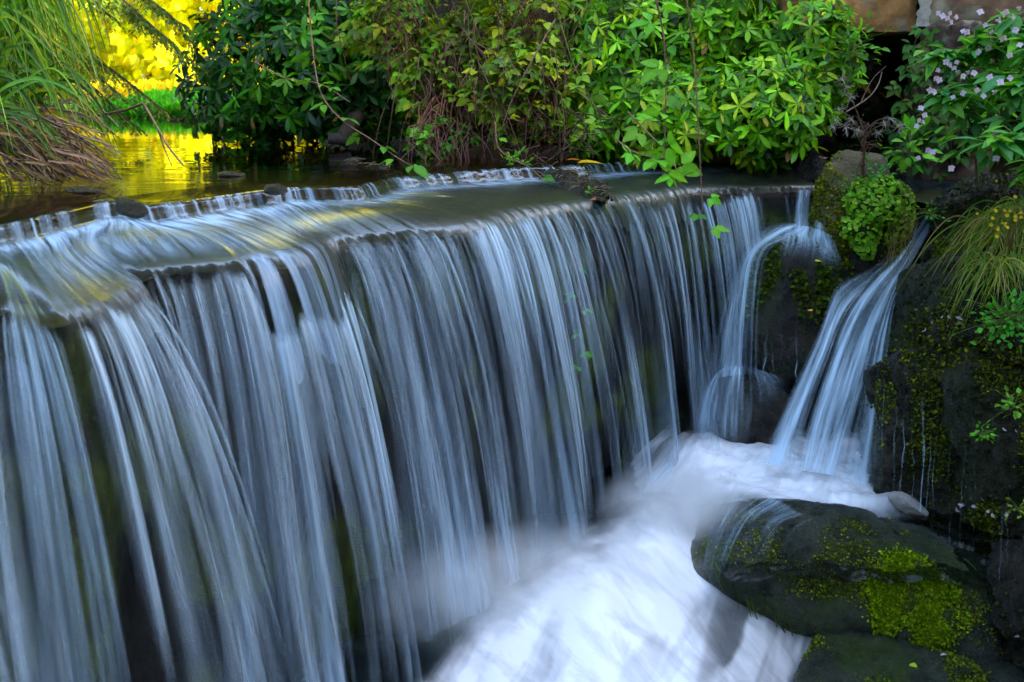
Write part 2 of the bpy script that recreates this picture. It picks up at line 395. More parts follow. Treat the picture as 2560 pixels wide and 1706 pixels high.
foam = foam*(1-.75*np.clip(clear, 0, 1)*ss(.2, .35, wv))+.30*ss(.1, .2, wv)*(1-np.clip(clear, 0, 1))*ss(420, 330, ulm)+.02*ss(.1, .2, wv)
foam = foam*ss(1.0, .8, wv)*.7
nst = ss(.93, 1.03, wv)*ss(.06, .2, lag)[:, None]*ss(.46, .66, fbm(S2*30, sd*.7, 0, 97, 3))*.42
foam = foam*(1+.7*ss(420, 330, ulm))+nst  # left-hand foam streaks strengthened to supply the painted blue sky sheen
dens = np.clip(step*fing*(.07+.30*gapst)+foam, 0, 1)
rip = .1+.45*ss(-.02, .1, wv)+.3*ss(.9, 1.05, wv)+0*sd
mk('ledge_water', R.reshape(-1, 3), gridf(n, m), M_APRON, uv=np.stack([S2.ravel(), sd.ravel()], 1), fl={'dens': dens, 'rip': rip})['kind'] = 'structure'

# --- the fall: three curtains at slightly different throw, one body of water
def curtain(n, vel, seed, dscale, nv=64, tend=.68, gapw=1., sgain=1.):
    U, L, d, s, ul = columns(n)
    b = np.interp(ul+6*(noise(s*5, 0, 0, seed)-.5), BUND[:, 0], BUND[:, 1])
    b = np.clip(1-(1-b)*gapw, 0, 1)
    lag = lagf(ul, s+seed*.37*(seed > 1))
    v0 = vel*(.9+.25*b)*(1+.16*(fbm(s*2.0, 0, 0, seed+3)-.5)*2+.10*(noise(s*14, 0, 0, seed+4)-.5)*2)
    tau = np.linspace(0.02, 1, nv)**.9*tend
    t = tau[None, :]
    pos = L[:, None, :]+d[:, None, :]*(v0[:, None]*t)[..., None]
    pos[..., 2] -= 4.9*t**2+.12*t
    fall = L[:, None, 2]-pos[..., 2]
    spread = s[:, None]+.0*t
    # strands: coherent down the fall, drifting slowly
    hf = .62-.27*ss(.3, 1.5, fall)
    st = (1-hf)*fbm(spread*7.5, fall*.5, 0, seed+10, 3)+hf*fbm(spread*46+.6*fbm(spread*3, fall*1.2, 0, seed+19), fall*.25, 0, seed+11, 3)
    big = ss(.30, .62, fbm(spread*2.6, fall*.55, 0, seed+18, 2))
    thin = fbm(spread*95, fall*.22, 0, seed+12, 2)
    # push the strands forward so they stand out as real folds
    N = d[:, None, :]*1.
    ridge = (st-.5)*.05*ss(.0, .35, fall)+(thin-.5)*.014
    pos = pos+N*ridge[..., None]
    T3 = nrm(np.gradient(L, axis=0))[:, None, :]
    pos = pos+T3*((fbm(spread*7, fall*.8, 0, seed+14, 2)-.5)*.08*ss(.1, 1., fall))[..., None]
    start = ss(lag[:, None], lag[:, None]+.05, fall)
    body = np.clip(.32+sgain*3.6*(st-.47), .04, 1)*(.26+.86*big)
    bundle = b[:, None]+(.45-b[:, None])*ss(.5, 1.7, fall)*.4
    strong = ss(.56, .7, thin)*ss(.8, .1, fall)*.35
    dens = dscale*np.clip(bundle*(body*.9+strong), 0, 1)*start
    dens = np.clip((dens-.04)*1.15, 0, 1)
    dens = dens*(1.08-.25*ss(.15, .7, fall)+.2*ss(1., 1.8, fall))
    return pos, dens, np.stack([spread+0*fall, fall+.0*spread], -1)
Vs, Ds, UVs, Fs, off = [], [], [], [], 0
for (nn, vel, seed, ds, nv, te, gw, sg) in ((1700, .80, 1, .90, 60, .67, 1.1, 1.), (1100, .52, 101, .30, 50, .66, 1., 1.1), (900, 1.02, 201, .40, 50, .66, 1.5, 1.2)):
    p, dn, uvv = curtain(nn, vel, seed, ds, nv, te, gw, sg)
    Vs.append(p.reshape(-1, 3)); Ds.append(dn.ravel()); UVs.append(uvv.reshape(-1, 2)); Fs.append(gridf(nn, nv, off)); off += nn*nv
mk('falling_water', np.vstack(Vs), np.vstack(Fs), M_VEIL, uv=np.vstack(UVs), fl={'dens': np.concatenate(Ds)})['kind'] = 'structure'

# --- pond above the step
nx, ny = 260, 260
R0, w0, s0, ul0, _ = ledge_rows(nx)
edge = R0[:, 0, :]; far = np.stack([np.interp(np.linspace(0, 1, nx), [0, 1], [-12, 10]), np.full(nx, 21.0)], 1)
t = np.linspace(0, 1, ny)[None, :, None]**2.2
XY = edge[:, None, :2]*(1-t)+far[:, None, :]*t
Z = -.0008+.006*(fbm(XY[..., 0]*2., XY[..., 1]*7, 0, 91, 3)-.5)*ss(.5, .0, t[..., 0])*ss(0, .02, t[..., 0])
PV = np.concatenate([XY, Z[..., None]], -1)
rip = .06+.55*ss(2.2, .1, np.linalg.norm(XY-edge[:, None, :2], axis=2))
mk('pond_water', PV.reshape(-1, 3), gridf(nx, ny), M_POND, uv=PV[..., :2].reshape(-1, 2), fl={'dens': 0*Z, 'rip': rip})['kind'] = 'structure'

# ------------------------------------------------------------------ cascades on the right
def flow(lines, nu, nv, seed, dens, ridge=.03, fs=34., floor=.2):
    """sheet through a row of streamlines (each a list of world points); dens(a across 0..1, t along 0..1)"""
    k = [spline(l, nv) for l in lines]; K = np.stack(k)              # lines, nv, 3
    q = np.linspace(0, 1, nu)
    G = np.stack([spline(K[:, j], ts=q) for j in range(nv)], 1)
    t = np.linspace(0, 1, nv)[None, :]; a = q[:, None]
    wd = np.linalg.norm(G[-1]-G[0], axis=1).mean()
    st = .5*fbm(a*wd*fs*.4+seed, t*1.2, 0, seed, 2)+.5*fbm(a*wd*fs*1.5, t*1.0, 0, seed+1, 3)
    G = G+np.array([.25, -.9, .35])*((st-.5)*ridge)[..., None]
    arc = np.concatenate([[0], np.cumsum(np.linalg.norm(np.diff(G[nu//2], axis=0), axis=1))])
    D = np.clip(dens(a+0*t, t+0*a)*np.clip(floor+2.4*(st-.38), 0, 1.15), 0, 1)
    return G, D, np.stack([a*wd+0*t, arc[None, :]+0*a], -1)
def sheet(name, parts, mat, label=None):
    Vs, Ds, Us, Fs, off = [], [], [], [], 0
    for (G, D, Uu) in parts:
        a, b = D.shape; Vs.append(G.reshape(-1, 3)); Ds.append(D.ravel()); Us.append(Uu.reshape(-1, 2)); Fs.append(gridf(a, b, off)); off += a*b
    o = mk(name, np.vstack(Vs), np.vstack(Fs), mat, uv=np.vstack(Us), fl={'dens': np.concatenate(Ds), 'rip': np.concatenate(Ds)*0+1}); o['kind'] = 'structure'
    return o
def PL(*pts): return [P(*q) for q in pts]
def soft(a, t, e=.18): return ss(0, e, a)*ss(1, 1-e, a)
parts = []
# over the algae-covered rock and down its left side
parts.append(flow([PL((772, 220, 6.05), (748, 242, 5.98), (733, 275, 5.92), (716, 320, 5.85), (702, 380, 5.8)),
    PL((800, 222, 6.05), (772, 236, 5.97), (750, 258, 5.88), (742, 310, 5.8), (738, 375, 5.75)),
    PL((822, 226, 6.05), (800, 240, 5.93), (772, 250, 5.82), (762, 300, 5.76), (760, 375, 5.72))], 90, 60, 3, lambda a, t: soft(a, t, .45)*(.75+.2*ss(.2, .6, t))*ss(0, .12, t), ridge=.02, floor=.25))
parts.append(flow([PL((784, 226, 6.05), (782, 233, 5.95), (778, 246, 5.83), (774, 262, 5.78)), PL((810, 227, 6.05), (806, 236, 5.95), (806, 246, 5.82), (800, 262, 5.76)),
    PL((832, 236, 6.02), (838, 246, 5.9), (842, 258, 5.8), (846, 275, 5.74))], 70, 30, 13, lambda a, t: .85*soft(a, t)*ss(1, .35, t)))
for (u0, u1, sd_) in ((796, 812, 4), (816, 830, 5), (830, 838, 6)):   # last threads between the lip and the boulder
    parts.append(flow([PL((u0, 190, 6.5), (u0-2, 205, 6.3), (u0-4, 236, 6.1)), PL((u1, 190, 6.5), (u1-2, 205, 6.3), (u1-3, 238, 6.08))], 24, 26, sd_, lambda a, t: .75*soft(a, t, .35)))
# dome where that stream hits the round stone
parts.append(flow([PL((722, 366, 5.8), (704, 385, 5.75), (694, 415, 5.72), (690, 455, 5.7)), PL((732, 362, 5.76), (722, 376, 5.66), (715, 408, 5.6), (712, 455, 5.58)),
    PL((740, 362, 5.74), (740, 376, 5.62), (738, 410, 5.55), (736, 455, 5.53)), PL((748, 365, 5.74), (764, 376, 5.64), (770, 400, 5.58), (764, 440, 5.56)),
    PL((752, 368, 5.76), (780, 376, 5.7), (796, 394, 5.66), (800, 425, 5.64))], 130, 40, 7, lambda a, t: soft(a, t, .12)*np.where(a > .62, ss(.8, .2, t)*.5, .75)*ss(0, .2, t)*(.35+.65*ss(.3, .6, fbm(a*8, t*1.6, 0, 67, 3)))*ss(1.0, .7, t), floor=.3, ridge=.015, fs=44.))
# right-hand cascade
parts.append(flow([PL((908, 197, 6.35), (905, 215, 6.2), (896, 245, 6.05), (868, 268, 5.9), (836, 285, 5.75), (818, 330, 5.6), (790, 390, 5.45), (758, 462, 5.3)),
    PL((930, 198, 6.35), (915, 226, 6.15), (898, 256, 5.98), (872, 284, 5.8), (848, 320, 5.62), (828, 372, 5.45), (812, 420, 5.35), (800, 470, 5.2)),
    PL((942, 200, 6.3), (922, 232, 6.1), (906, 262, 5.92), (888, 292, 5.72), (872, 330, 5.55), (856, 385, 5.4), (842, 430, 5.3), (830, 475, 5.15)),
    PL((946, 203, 6.28), (928, 236, 6.06), (910, 268, 5.88), (896, 305, 5.66), (891, 345, 5.42), (889, 390, 5.22), (887, 440, 5.08), (884, 490, 4.95))], 240, 90, 23,
    lambda a, t: np.clip(soft(a, t, .1)*(np.exp(-((a-.58)/.36)**2)*(1.1-.35*t)+.45*ss(.35, .6, t)+.5*np.exp(-((a-.25)/.16)**2)*ss(.4, .6, t))*(.8+.2*ss(0, .3, t)), 0, 1)*(.45+.55*ss(.3, .55, fbm(a*7+t*1.2, t*2.2, 0, 66, 3))), ridge=.02, floor=.5, fs=44.))
parts.append(flow([PL((903, 196, 6.4), (905, 212, 6.25), (912, 236, 6.1)), PL((914, 196, 6.4), (914, 212, 6.22), (918, 240, 6.07))], 24, 26, 29, lambda a, t: .55*soft(a, t, .35)))
# overspill of the basin, leftwards and over the big rock's shoulder
parts.append(flow([PL((668, 452, 5.75), (640, 485, 5.5), (612, 530, 5.1), (585, 590, 4.75)), PL((690, 462, 5.6), (662, 492, 5.36), (636, 540, 4.98), (618, 600, 4.6)),
    PL((720, 478, 5.4), (690, 500, 5.2), (664, 548, 4.86), (652, 605, 4.5)), PL((742, 488, 5.22), (712, 506, 5.04), (694, 535, 4.85), (690, 565, 4.68)),
    PL((765, 493, 5.1), (736, 507, 4.93), (720, 525, 4.82), (708, 548, 4.7))], 220, 60, 41, lambda a, t: soft(a, t, .08)*(1.0-.4*ss(.6, 1, a))*ss(0, .1, t), ridge=.06, floor=.6))
sheet('cascade_water', parts, M_CASC)

# thin trickles down the right-hand rock wall
parts = []
for (u, v0, v1, Y, wd, k) in ((878, 300, 470, 5.12, 5, .5), (888, 330, 480, 5.05, 4, .45), (897, 380, 488, 4.98, 3, .5), (905, 395, 497, 4.9, 3, .45), (912, 400, 502, 4.85, 2, .4), (921, 385, 512, 4.8, 4.5, .7), (930, 405, 515, 4.75, 2, .4),
        (938, 400, 530, 4.7, 1.6, .35), (952, 415, 545, 4.62, 1.6, .3), (966, 420, 548, 4.55, 1.5, .3), (978, 420, 550, 4.5, 1.4, .3), (768, 316, 375, 5.66, 5, .45), (784, 320, 372, 5.64, 3, .4), (777, 330, 372, 5.64, 2, .35), (796, 325, 380, 5.62, 3, .4), (1000, 500, 580, 4.2, 3, .35), (1010, 480, 570, 4.15, 2, .3)):
    sl = -.03*(v1-v0); tt = np.linspace(0, 1, 9); wob = np.cumsum(rng.normal(0, 1.1, 9)); ww = wd*.75*(.35+.8*rng.uniform(0, 1, 9)); 
    c_ = [(u+sl*q+wob[i], v0+(v1-v0)*q, Y-.08*q) for i, q in enumerate(tt)]
    gp = rng.uniform(.1, 1, 9)
    parts.append(flow([PL(*[(x+w_*.5, y, d_) for (x, y, d_), w_ in zip(c_, ww)]), PL(*[(x-w_*.5, y, d_) for (x, y, d_), w_ in zip(c_, ww)])], 8, 40, int(u), lambda a, t, k=k, gp=gp: k*1.5*soft(a, t, .45)*ss(0, .3, t)*np.interp(t, np.linspace(0, 1, 9), gp), ridge=.008))
sheet('trickle_water', parts, M_CASC)

# ------------------------------------------------------------------ foaming water: basin on the rock shelf and plunge pool
M_FOAM = water_mat('churning_water', 9., 3.2, (.5, .55, .5), .2, .3, .02, (.88, .87, .90), (.75, 1.25))
def pool(name, x0, x1, y0, y1, nx, ny, zf, df, flowdir, mat):
    X, Y = np.meshgrid(np.linspace(x0, x1, nx), np.linspace(y0, y1, ny), indexing='ij')
    Z = zf(X, Y); V = np.stack([X, Y, Z], -1); a, b = proj(V); D = np.clip(df(X, Y, a, b), 0, 1)
    fx, fy = flowdir; keep = (X > 1.0) | (Y > 4.72) if name == 'basin_water' else X > -99
    uv = np.stack([X*(-fy)+Y*fx+.12*(fbm(X*2, Y*2, 0, 5)-.5), X*fx+Y*fy], -1)
    o = mk(name, V.reshape(-1, 3), (lambda q: q[keep.ravel()[q].all(1)])(gridf(nx, ny)), mat, uv=uv.reshape(-1, 2), fl={'dens': D, 'rip': 0*D+1}); o['kind'] = 'structure'; return o
BZ = -1.66
def zb(X, Y): return BZ-.34*ss(1.12, .66, X)+.11*(fbm(X*4.5, Y*4.5, 0, 15, 4)-.5)+.10*np.exp(-((X-1.25)/.35)**2-((Y-5.75)/.3)**2)-.05*ss(5.0, 4.7, Y)
def db(X, Y, a, b):
    e = fbm(X*5, Y*5, 0, 16)-.5
    lo = np.interp(a, [640, 720, 760, 800, 850, 900, 930], [520, 500, 494, 505, 510, 512, 512])
    return ss(lo+10+14*e, lo-10+14*e, b)*ss(920, 880, a+20*e)*ss(628, 668, a+40*e)*(.95-.35*ss(840, 900, a))*ss(425, 452, b+18*e)
pool('basin_water', .5, 2.75, 4.15, 6.25, 190, 190, zb, db, (-.6, -.8), M_FOAM)
def zp(X, Y):
    r = np.hypot((X-.35), (Y-4.35)*.9)
    return -2.02+.30*np.exp(-(r/.55)**2)+.30*np.exp(-((X-.8)/.38)**2-((Y-5.05)/.5)**2)+.11*(fbm(X*2.6, Y*2.6, 0, 25, 3)-.5)-.25*ss(.75, 1.5, X)*ss(4.6, 3.9, Y)
def dp(X, Y, a, b):
    e = fbm(X*4, Y*4, 0, 26)-.5
    top = np.interp(a, [400, 440, 480, 530, 600, 640, 700], [735, 682, 628, 592, 548, 525, 495])
    d_ = ss(top-38+50*e, top+38+50*e, b)
    dark = ss(690, 735, a+.25*(682-b)+25*e)*ss(575, 615, b)
    st = fbm((X*.9-Y*.4)*9, (X*.4+Y*.9)*1.2, 0, 27)
    return np.clip(d_*(1-dark*(.32+.52*ss(.36, .62, st))-.30*ss(.5, .72, st)*(1-dark)*ss(560, 640, b)), 0, 1)
pool('plunge_pool_water', -.75, 2.3, 3.2, 5.6, 260, 240, zp, dp, (.55, -.83), M_FOAM)
X, Y = np.meshgrid(np.linspace(-4, 3, 60), np.linspace(1.2, 6.6, 60), indexing='ij')
Z = -2.34+.03*fbm(X*3, Y*3, 0, 3); V = np.stack([X, Y, Z], -1)
mk('lower_stream_water', V.reshape(-1, 3), gridf(60, 60), M_APRON, uv=V[..., :2].reshape(-1, 2), fl={'dens': 0*Z+.12, 'rip': 0*Z+.4})['kind'] = 'structure'

# spray hanging where the fall lands
def mist(name, c, semi, dens, label):
    m = bpy.data.materials.new(name); m.use_nodes = True; t = m.node_tree; t.nodes.clear()
    out = t.nodes.new('ShaderNodeOutputMaterial'); vol = t.nodes.new('ShaderNodeVolumePrincipled'); tc = t.nodes.new('ShaderNodeTexCoord')
    mp = t.nodes.new('ShaderNodeMapping'); mp.inputs['Scale'].default_value = [1/q for q in semi]; t.links.new(tc.outputs['Object'], mp.inputs[0])
    ln = t.nodes.new('ShaderNodeVectorMath'); ln.operation = 'LENGTH'; t.links.new(mp.outputs[0], ln.inputs[0])
    mr = t.nodes.new('ShaderNodeMapRange'); mr.inputs[1].default_value = .98; mr.inputs[2].default_value = .15; mr.interpolation_type = 'SMOOTHSTEP'; t.links.new(ln.outputs['Value'], mr.inputs[0])
    nz = t.nodes.new('ShaderNodeTexNoise'); nz.inputs['Scale'].default_value = 5; nz.inputs['Detail'].default_value = 3; t.links.new(tc.outputs['Object'], nz.inputs['Vector'])
    k = t.nodes.new('ShaderNodeMapRange'); k.inputs[1].default_value = .3; k.inputs[2].default_value = .7; k.inputs[3].default_value = .3; k.inputs[4].default_value = dens*1.6; t.links.new(nz.outputs[0], k.inputs[0])
    mu = t.nodes.new('ShaderNodeMath'); mu.operation = 'MULTIPLY'; t.links.new(mr.outputs[0], mu.inputs[0]); t.links.new(k.outputs[0], mu.inputs[1])
    t.links.new(mu.outputs[0], vol.inputs['Density']); vol.inputs['Color'].default_value = (.97, .97, .97, 1); t.links.new(vol.outputs[0], out.inputs['Volume'])
    bm = bmesh.new(); bmesh.ops.create_icosphere(bm, subdivisions=4, radius=1); me = bpy.data.meshes.new(name); 
    for v in bm.verts: v.co = [v.co[i]*semi[i] for i in range(3)]
    bm.to_mesh(me); bm.free(); me.materials.append(m); o = bpy.data.objects.new(name, me); COL.objects.link(o); o.location = [float(q) for q in c]
    tag(o, label, 'mist', kind='stuff'); return o
mist('spray_mist', P(545, 600, 4.35), (.95, .5, .42), 7., 'soft white spray where the main fall lands in the plunge pool')
mist('spray_mist', P(680, 512, 4.85), (.50, .34, .34), 9., 'soft white spray over the foaming basin below the right end of the fall')
# ------------------------------------------------------------------ ground, one sheet to the horizon
def axis(lo, hi, c0, c1, fine):
    a = [c0]
    while a[-1] < c1: a.append(a[-1]+fine)
    st = fine
    while a[-1] < hi: st *= 1.18; a.append(a[-1]+st)
    b = [c0]; st = fine
    while b[-1] > lo: st *= 1.18; b.append(b[-1]-st)
    return np.array(b[:0:-1]+a)
gx, gy = axis(-160, 160, -5, 6, .11), axis(-40, 300, 1, 13, .11)
X, Y = np.meshgrid(gx, gy, indexing='ij')
lipY = np.interp(X, LP[:, 0], LP[:, 1]+.75)
lipY = np.where(X < LP[0, 0], LP[0, 1]+.2, lipY)
def bushline(x): return np.interp(x, [-6, -2.6, -1.6, -.5, .3, 1., 2.3, 2.6, 3.9, 4.4, 12], [18, 13, 9.6, 8.6, 8.2, 8.1, 8.3, 11.5, 11.5, 7.0, 7.0])
nz_ = fbm(X*.9, Y*.9, 0, 7, 4)-.5
Zg = np.full(X.shape, -.20)+.10*nz_
hb = Y-bushline(X)
Zg = np.where(hb > -.1, -.2+.45*ss(-.1, .35, hb)+np.clip(hb-.3, 0, 4.4)*2.1*ss(-2.3, -1.0, X)+.5*nz_*ss(.2, 2, hb), Zg)  # bank hidden behind the bushes, made steep and tall to block low sky
fade = ss(14, 22, Y)*ss(2, -3, X)
farz = np.where(Y > 17.3+1.2*nz_, .02+.22*ss(17.3, 20.5, Y)+.012*np.clip(Y-20, 0, 60), -.25)
Zg = np.where((X < -1.8) & (Y > 12.5), farz, Zg)
Zg = np.where(X >= -1.8, np.maximum(Zg, np.where(Y > 20, .3, -9)), Zg)
left = -2.95-.5*np.clip(Y-4.5, 0, 8)
Zg = np.where((X < left) & (Y < 14), np.maximum(Zg, -.2+.55*ss(0, .8, left-X)+.2*nz_), Zg)
rightb = ss(2.45, 2.9, X+.1*nz_)
dn = Y < lipY
Zg = np.where(dn & (X < 2.9), -2.4+.1*nz_, Zg)
Zg = np.where((Y < 6.3) & (X >= 2.3), -2.3+rightb*(2.25-.0*Y)+.25*nz_+.25*ss(3, 5, X), Zg)
Zg = np.where((Y < 2.8) & (X < -1.9), -2.3+2.3*ss(-2.2, -3.4, X)+.2*nz_, Zg)
Zg = np.where(X > 4.4, np.maximum(Zg, (np.minimum((X-4.9)*1.8, 9)+.8*nz_)*ss(22, 15, Y)), Zg)  # unseen right-hand hill, added to keep direct sun off the fall
Zg = np.where((X > -1.8) & (Y > 15), np.minimum(Zg, .3+9*ss(23, 16, Y)), Zg)
Zg = np.where(Y < -3.5, np.maximum(Zg, np.minimum((-3.5-Y)*1.1-2, 7)+.8*nz_), Zg)  # unseen slope behind the camera, added to cut frontal sky light
Zg = np.where((X < -7.5) & (Y < 15), np.maximum(Zg, np.minimum((-7.5-X)*1.5, 7)*ss(15, 11, Y)+.8*nz_), Zg)  # unseen left hill, added so light comes mostly from overhead
c1 = np.array([.030, .022, .014]); cb = np.array([.085, .05, .018]); cg = np.array([.12, .26, .015]); cy = np.array([.42, .36, .015])
under = ss(.05, -.1, Zg)[..., None]; farm = ss(16, 17.4, Y)[..., None]*ss(1., -1.6, X)[..., None]
C = c1*(1-under)+cb*under; C = np.where((Zg < -1.2)[..., None], np.array([.012, .012, .011]), C)
band = (ss(20.0, 21.5, Y+1.5*nz_))[..., None]
C = C*(1-farm)+(cg*(1-band)+cy*band)*farm
C = np.where((X > 6)[..., None] | (X < -9)[..., None], np.array([.05, .09, .015]), C)
C = np.where(((X > 2.4) & (X < 6) & (Y < 7.5))[..., None], np.array([.018, .026, .007])*(1+.8*nz_[..., None]), C)
mk('ground', np.stack([X, Y, Zg], -1).reshape(-1, 3), gridf(len(gx), len(gy)), M_GROUND, col=C.reshape(-1, 3), origin=(0, 0, -2.4))['kind'] = 'structure'

# sunlit grass of the far bank (nobody could count it)
n = 9000
gxp = rng.uniform(-7.2, -.8, n); gyp = 17.2+rng.uniform(0, 1, n)**1.4*3.6
B = Bag()
D = nrm(np.stack([rng.normal(0, .5, n), rng.normal(0, .5, n), np.full(n, 1.)], 1))
leaves(B, 'lance', np.stack([gxp, gyp, np.interp(gyp, [17.2, 20.8], [.0, .24])], 1), frames(D, roll=rng.uniform(0, 6, n)), rng.uniform(.12, .28, n), pick([(.08, .46, .01), (.15, .55, .01), (.05, .36, .02)], n))
o = B.build('bank_grass', M_GRASS); tag(o, 'bright green low grass on the far pond bank', 'grass', kind='stuff')
n = 9000
gxp = rng.uniform(-11, 1.5, n); gyp = 20.5+rng.uniform(0, 1, n)*9
B = Bag(); D = nrm(np.stack([rng.normal(0, .5, n), rng.normal(0, .5, n), np.full(n, 1.)], 1))
leaves(B, 'lance', np.stack([gxp, gyp, .24+.012*(gyp-20)], 1), frames(D, roll=rng.uniform(0, 6, n)), rng.uniform(.15, .4, n), pick([(.7, .58, .01), (.5, .55, .01), (.75, .5, .01)], n))
o = B.build('meadow_grass', M_AUTUMN); tag(o, 'sunlit yellow meadow grass beyond the pond', 'grass', kind='stuff')

# ------------------------------------------------------------------ far yellow trees
def far_tree(x, y, h, wdt, label, seed):
    r = root('autumn_tree', (x, y, .3), label, 'tree', 'yellow autumn trees beyond the pond')
    B = Bag(); top = np.array([x+.2, y, .3+h*.75])
    B.tube([(x, y, .2), (x+.1, y, .3+h*.35), top], .16, .04, (.10, .07, .04), 8, 8)
    for k in range(7):
        a = rng.uniform(0, 6.28); z0 = .3+h*rng.uniform(.25, .6)
        B.tube([(x+.1, y, z0), (x+math.cos(a)*wdt*.4, y+math.sin(a)*wdt*.4, z0+h*.15), (x+math.cos(a)*wdt*.8, y+math.sin(a)*wdt*.8, z0+h*.12)], .05, .012, (.10, .07, .04), 5, 6)
    B.build('trunk', M_BARK, r)
    n = 8500; nc = 110
    cc = np.stack([rng.normal(0, wdt*.45, nc), rng.normal(0, wdt*.45, nc), h*(.03+.94*rng.uniform(0, 1, nc)**1.35)], 1)
    cc[:, :2] *= (1.0-.45*np.clip(cc[:, 2:3]/h-.5, 0, 1))
    i = rng.integers(0, nc, n); pos = cc[i]+rng.normal(0, .28, (n, 3))*[1, 1, 1.3]
    pos += [x, y, .3]
    D = nrm(rdir(n)*.7+[0, 0, -.7])
    B = Bag(); leaves(B, 'clump', pos, frames(D, roll=rng.uniform(0, 6, n)), rng.uniform(.14, .28, n), pick([(.80, .80, .010), (.82, .86, .02), (.80, .68, .01), (.60, .72, .02)], n))
    B.build('crown', M_AUTUMN, r)
FT = [(-9.5, 27, 13, 2.6, 'yellow autumn tree farthest left beyond the pond, behind the conifer'), (-7.2, 24.6, 11, 1.9, 'yellow autumn tree just left of the gap over the pond'),
      (-5.2, 26.5, 14, 2.4, 'tallest yellow autumn tree in the middle of the gap over the pond'), (-3.4, 24.8, 11, 1.8, 'yellow autumn tree just right of the gap, against the dark rhododendron'),
      (-1.2, 27, 13, 2.4, 'yellow autumn tree mostly behind the dark rhododendron'), (-12.5, 25.5, 12, 2.3, 'yellow autumn tree behind the tall grass')]
for k, f in enumerate(FT): far_tree(*f, k)
# ------------------------------------------------------------------ rocks
def ico(sub):
    bm = bmesh.new(); bmesh.ops.create_icosphere(bm, subdivisions=sub, radius=1)
    V = np.array([v.co[:] for v in bm.verts]); Fc = np.array([[v.index for v in f.verts] for f in bm.faces]); bm.free(); return V, Fc
ICO = {k: ico(k) for k in (2, 3, 4, 5, 6)}
def rotm(a):
    x, y, z = a; cx, sx, cy, sy, cz, sz = math.cos(x), math.sin(x), math.cos(y), math.sin(y), math.cos(z), math.sin(z)
    return np.array([[cz, -sz, 0], [sz, cz, 0], [0, 0, 1]])@np.array([[cy, 0, sy], [0, 1, 0], [-sy, 0, cy]])@np.array([[1, 0, 0], [0, cx, -sx], [0, sx, cx]])
def rock_shape(c, semi, rot=(0, 0, 0), seed=0, planes=14, amp=.05, sub=5, k=26, extra=(), fr=2.5):
    """weathered block: the inside of a set of planes, softened and roughened; returns verts, faces, unit directions"""
    g = np.random.default_rng(seed); Dv, Fc = ICO[sub]
    Nn = nrm(g.normal(size=(planes, 3))); hh = g.uniform(.72, 1.0, planes)
    for e in extra: Nn = np.vstack([Nn, nrm(np.array(e[:3], float))]); hh = np.append(hh, e[3])
    dot = np.clip(Dv@Nn.T, 1e-3, None); r = hh[None]/dot; r = np.concatenate([r, np.full((len(Dv), 1), 1.12)], 1)
    r = -np.log(np.exp(-k*np.minimum(r, 6)).sum(1))/k
    V = (Dv*r[:, None]*np.array(semi))@rotm(rot).T
    m = np.mean(semi)
    q = V*fr/m*.6
    f = fbm(q[:, 0]+seed, q[:, 1], q[:, 2], seed, 6, .55)-.5
    rg = 1-np.abs(2*fbm(q[:, 0]*1.7+seed, q[:, 1]*1.7, q[:, 2]*1.7, seed+50, 5, .55)-1)
    V = V+nrm(V)*((f*1.0+(ss(.8, 1., rg)*-.16))*amp*m*4)[:, None]
    return V+np.array(c), Fc, Dv@rotm(rot).T
def vnormals(V, Fc):
    n = np.cross(V[Fc[:, 1]]-V[Fc[:, 0]], V[Fc[:, 2]]-V[Fc[:, 0]]); out = np.zeros_like(V)
    for i in range(3): np.add.at(out, Fc[:, i], n)
    return nrm(out)
def scatter(V, Fc, wt, n):
    """n random points on faces, weighted by area times the weight at the vertices"""
    a = np.linalg.norm(np.cross(V[Fc[:, 1]]-V[Fc[:, 0]], V[Fc[:, 2]]-V[Fc[:, 0]]), axis=1)*wt[Fc].mean(1)
    if a.sum() <= 0: return np.zeros((0, 3)), np.zeros((0, 3))
    i = rng.choice(len(Fc), n, p=a/a.sum()); u = rng.uniform(0, 1, (n, 2)); u[u.sum(1) > 1] = 1-u[u.sum(1) > 1]
    p = V[Fc[i, 0]]*(1-u.sum(1))[:, None]+V[Fc[i, 1]]*u[:, :1]+V[Fc[i, 2]]*u[:, 1:]
    nn = nrm(np.cross(V[Fc[i, 1]]-V[Fc[i, 0]], V[Fc[i, 2]]-V[Fc[i, 0]])); return p, nn
MOSSC = [(.16, .24, .008), (.10, .17, .006), (.22, .30, .01), (.07, .11, .008)]
def moss_tufts(name, V, Fc, wt, n, parent, size=(.008, .018), cols=MOSSC, jit=.25):
    p, nn = scatter(V, Fc, wt, n)
    if not len(p): return
    D = nrm(nn+rng.normal(size=p.shape)*.75+[0, 0, -.15])
    B = Bag(); leaves(B, 'clump', p, frames(D, roll=rng.uniform(0, 6.3, n)), rng.uniform(*size, n), pick(cols, n, jit=jit))
    return B.build(name, M_MOSS, parent)
def rock(name, label, cat, c, semi, mat, rot=(0, 0, 0), seed=0, mossf=None, tufts=None, group=None, **k):
    V, Fc, D = rock_shape(c, semi, rot, seed, **k); nv = vnormals(V, Fc)
    ms = mossf(V, nv) if mossf is not None else np.zeros(len(V))
    if tufts:
        r = root(name, (c[0], c[1], V[:, 2].min()), label, cat, group)
        mk('stone_body', V, Fc, mat, r, fl={'moss': ms})
        for tn, wf, n, kw in tufts: moss_tufts(tn, V, Fc, wf(V, nv), int(n*1.5), r, **kw)
        return V, Fc, r
    o = mk(name, V, Fc, mat, None, fl={'moss': ms}); tag(o, label, cat, group); return V, Fc, o
def near(V, c, r, e=.5):
    return ss(1, 1-e, np.linalg.norm((V-np.array(c))/r, axis=1))

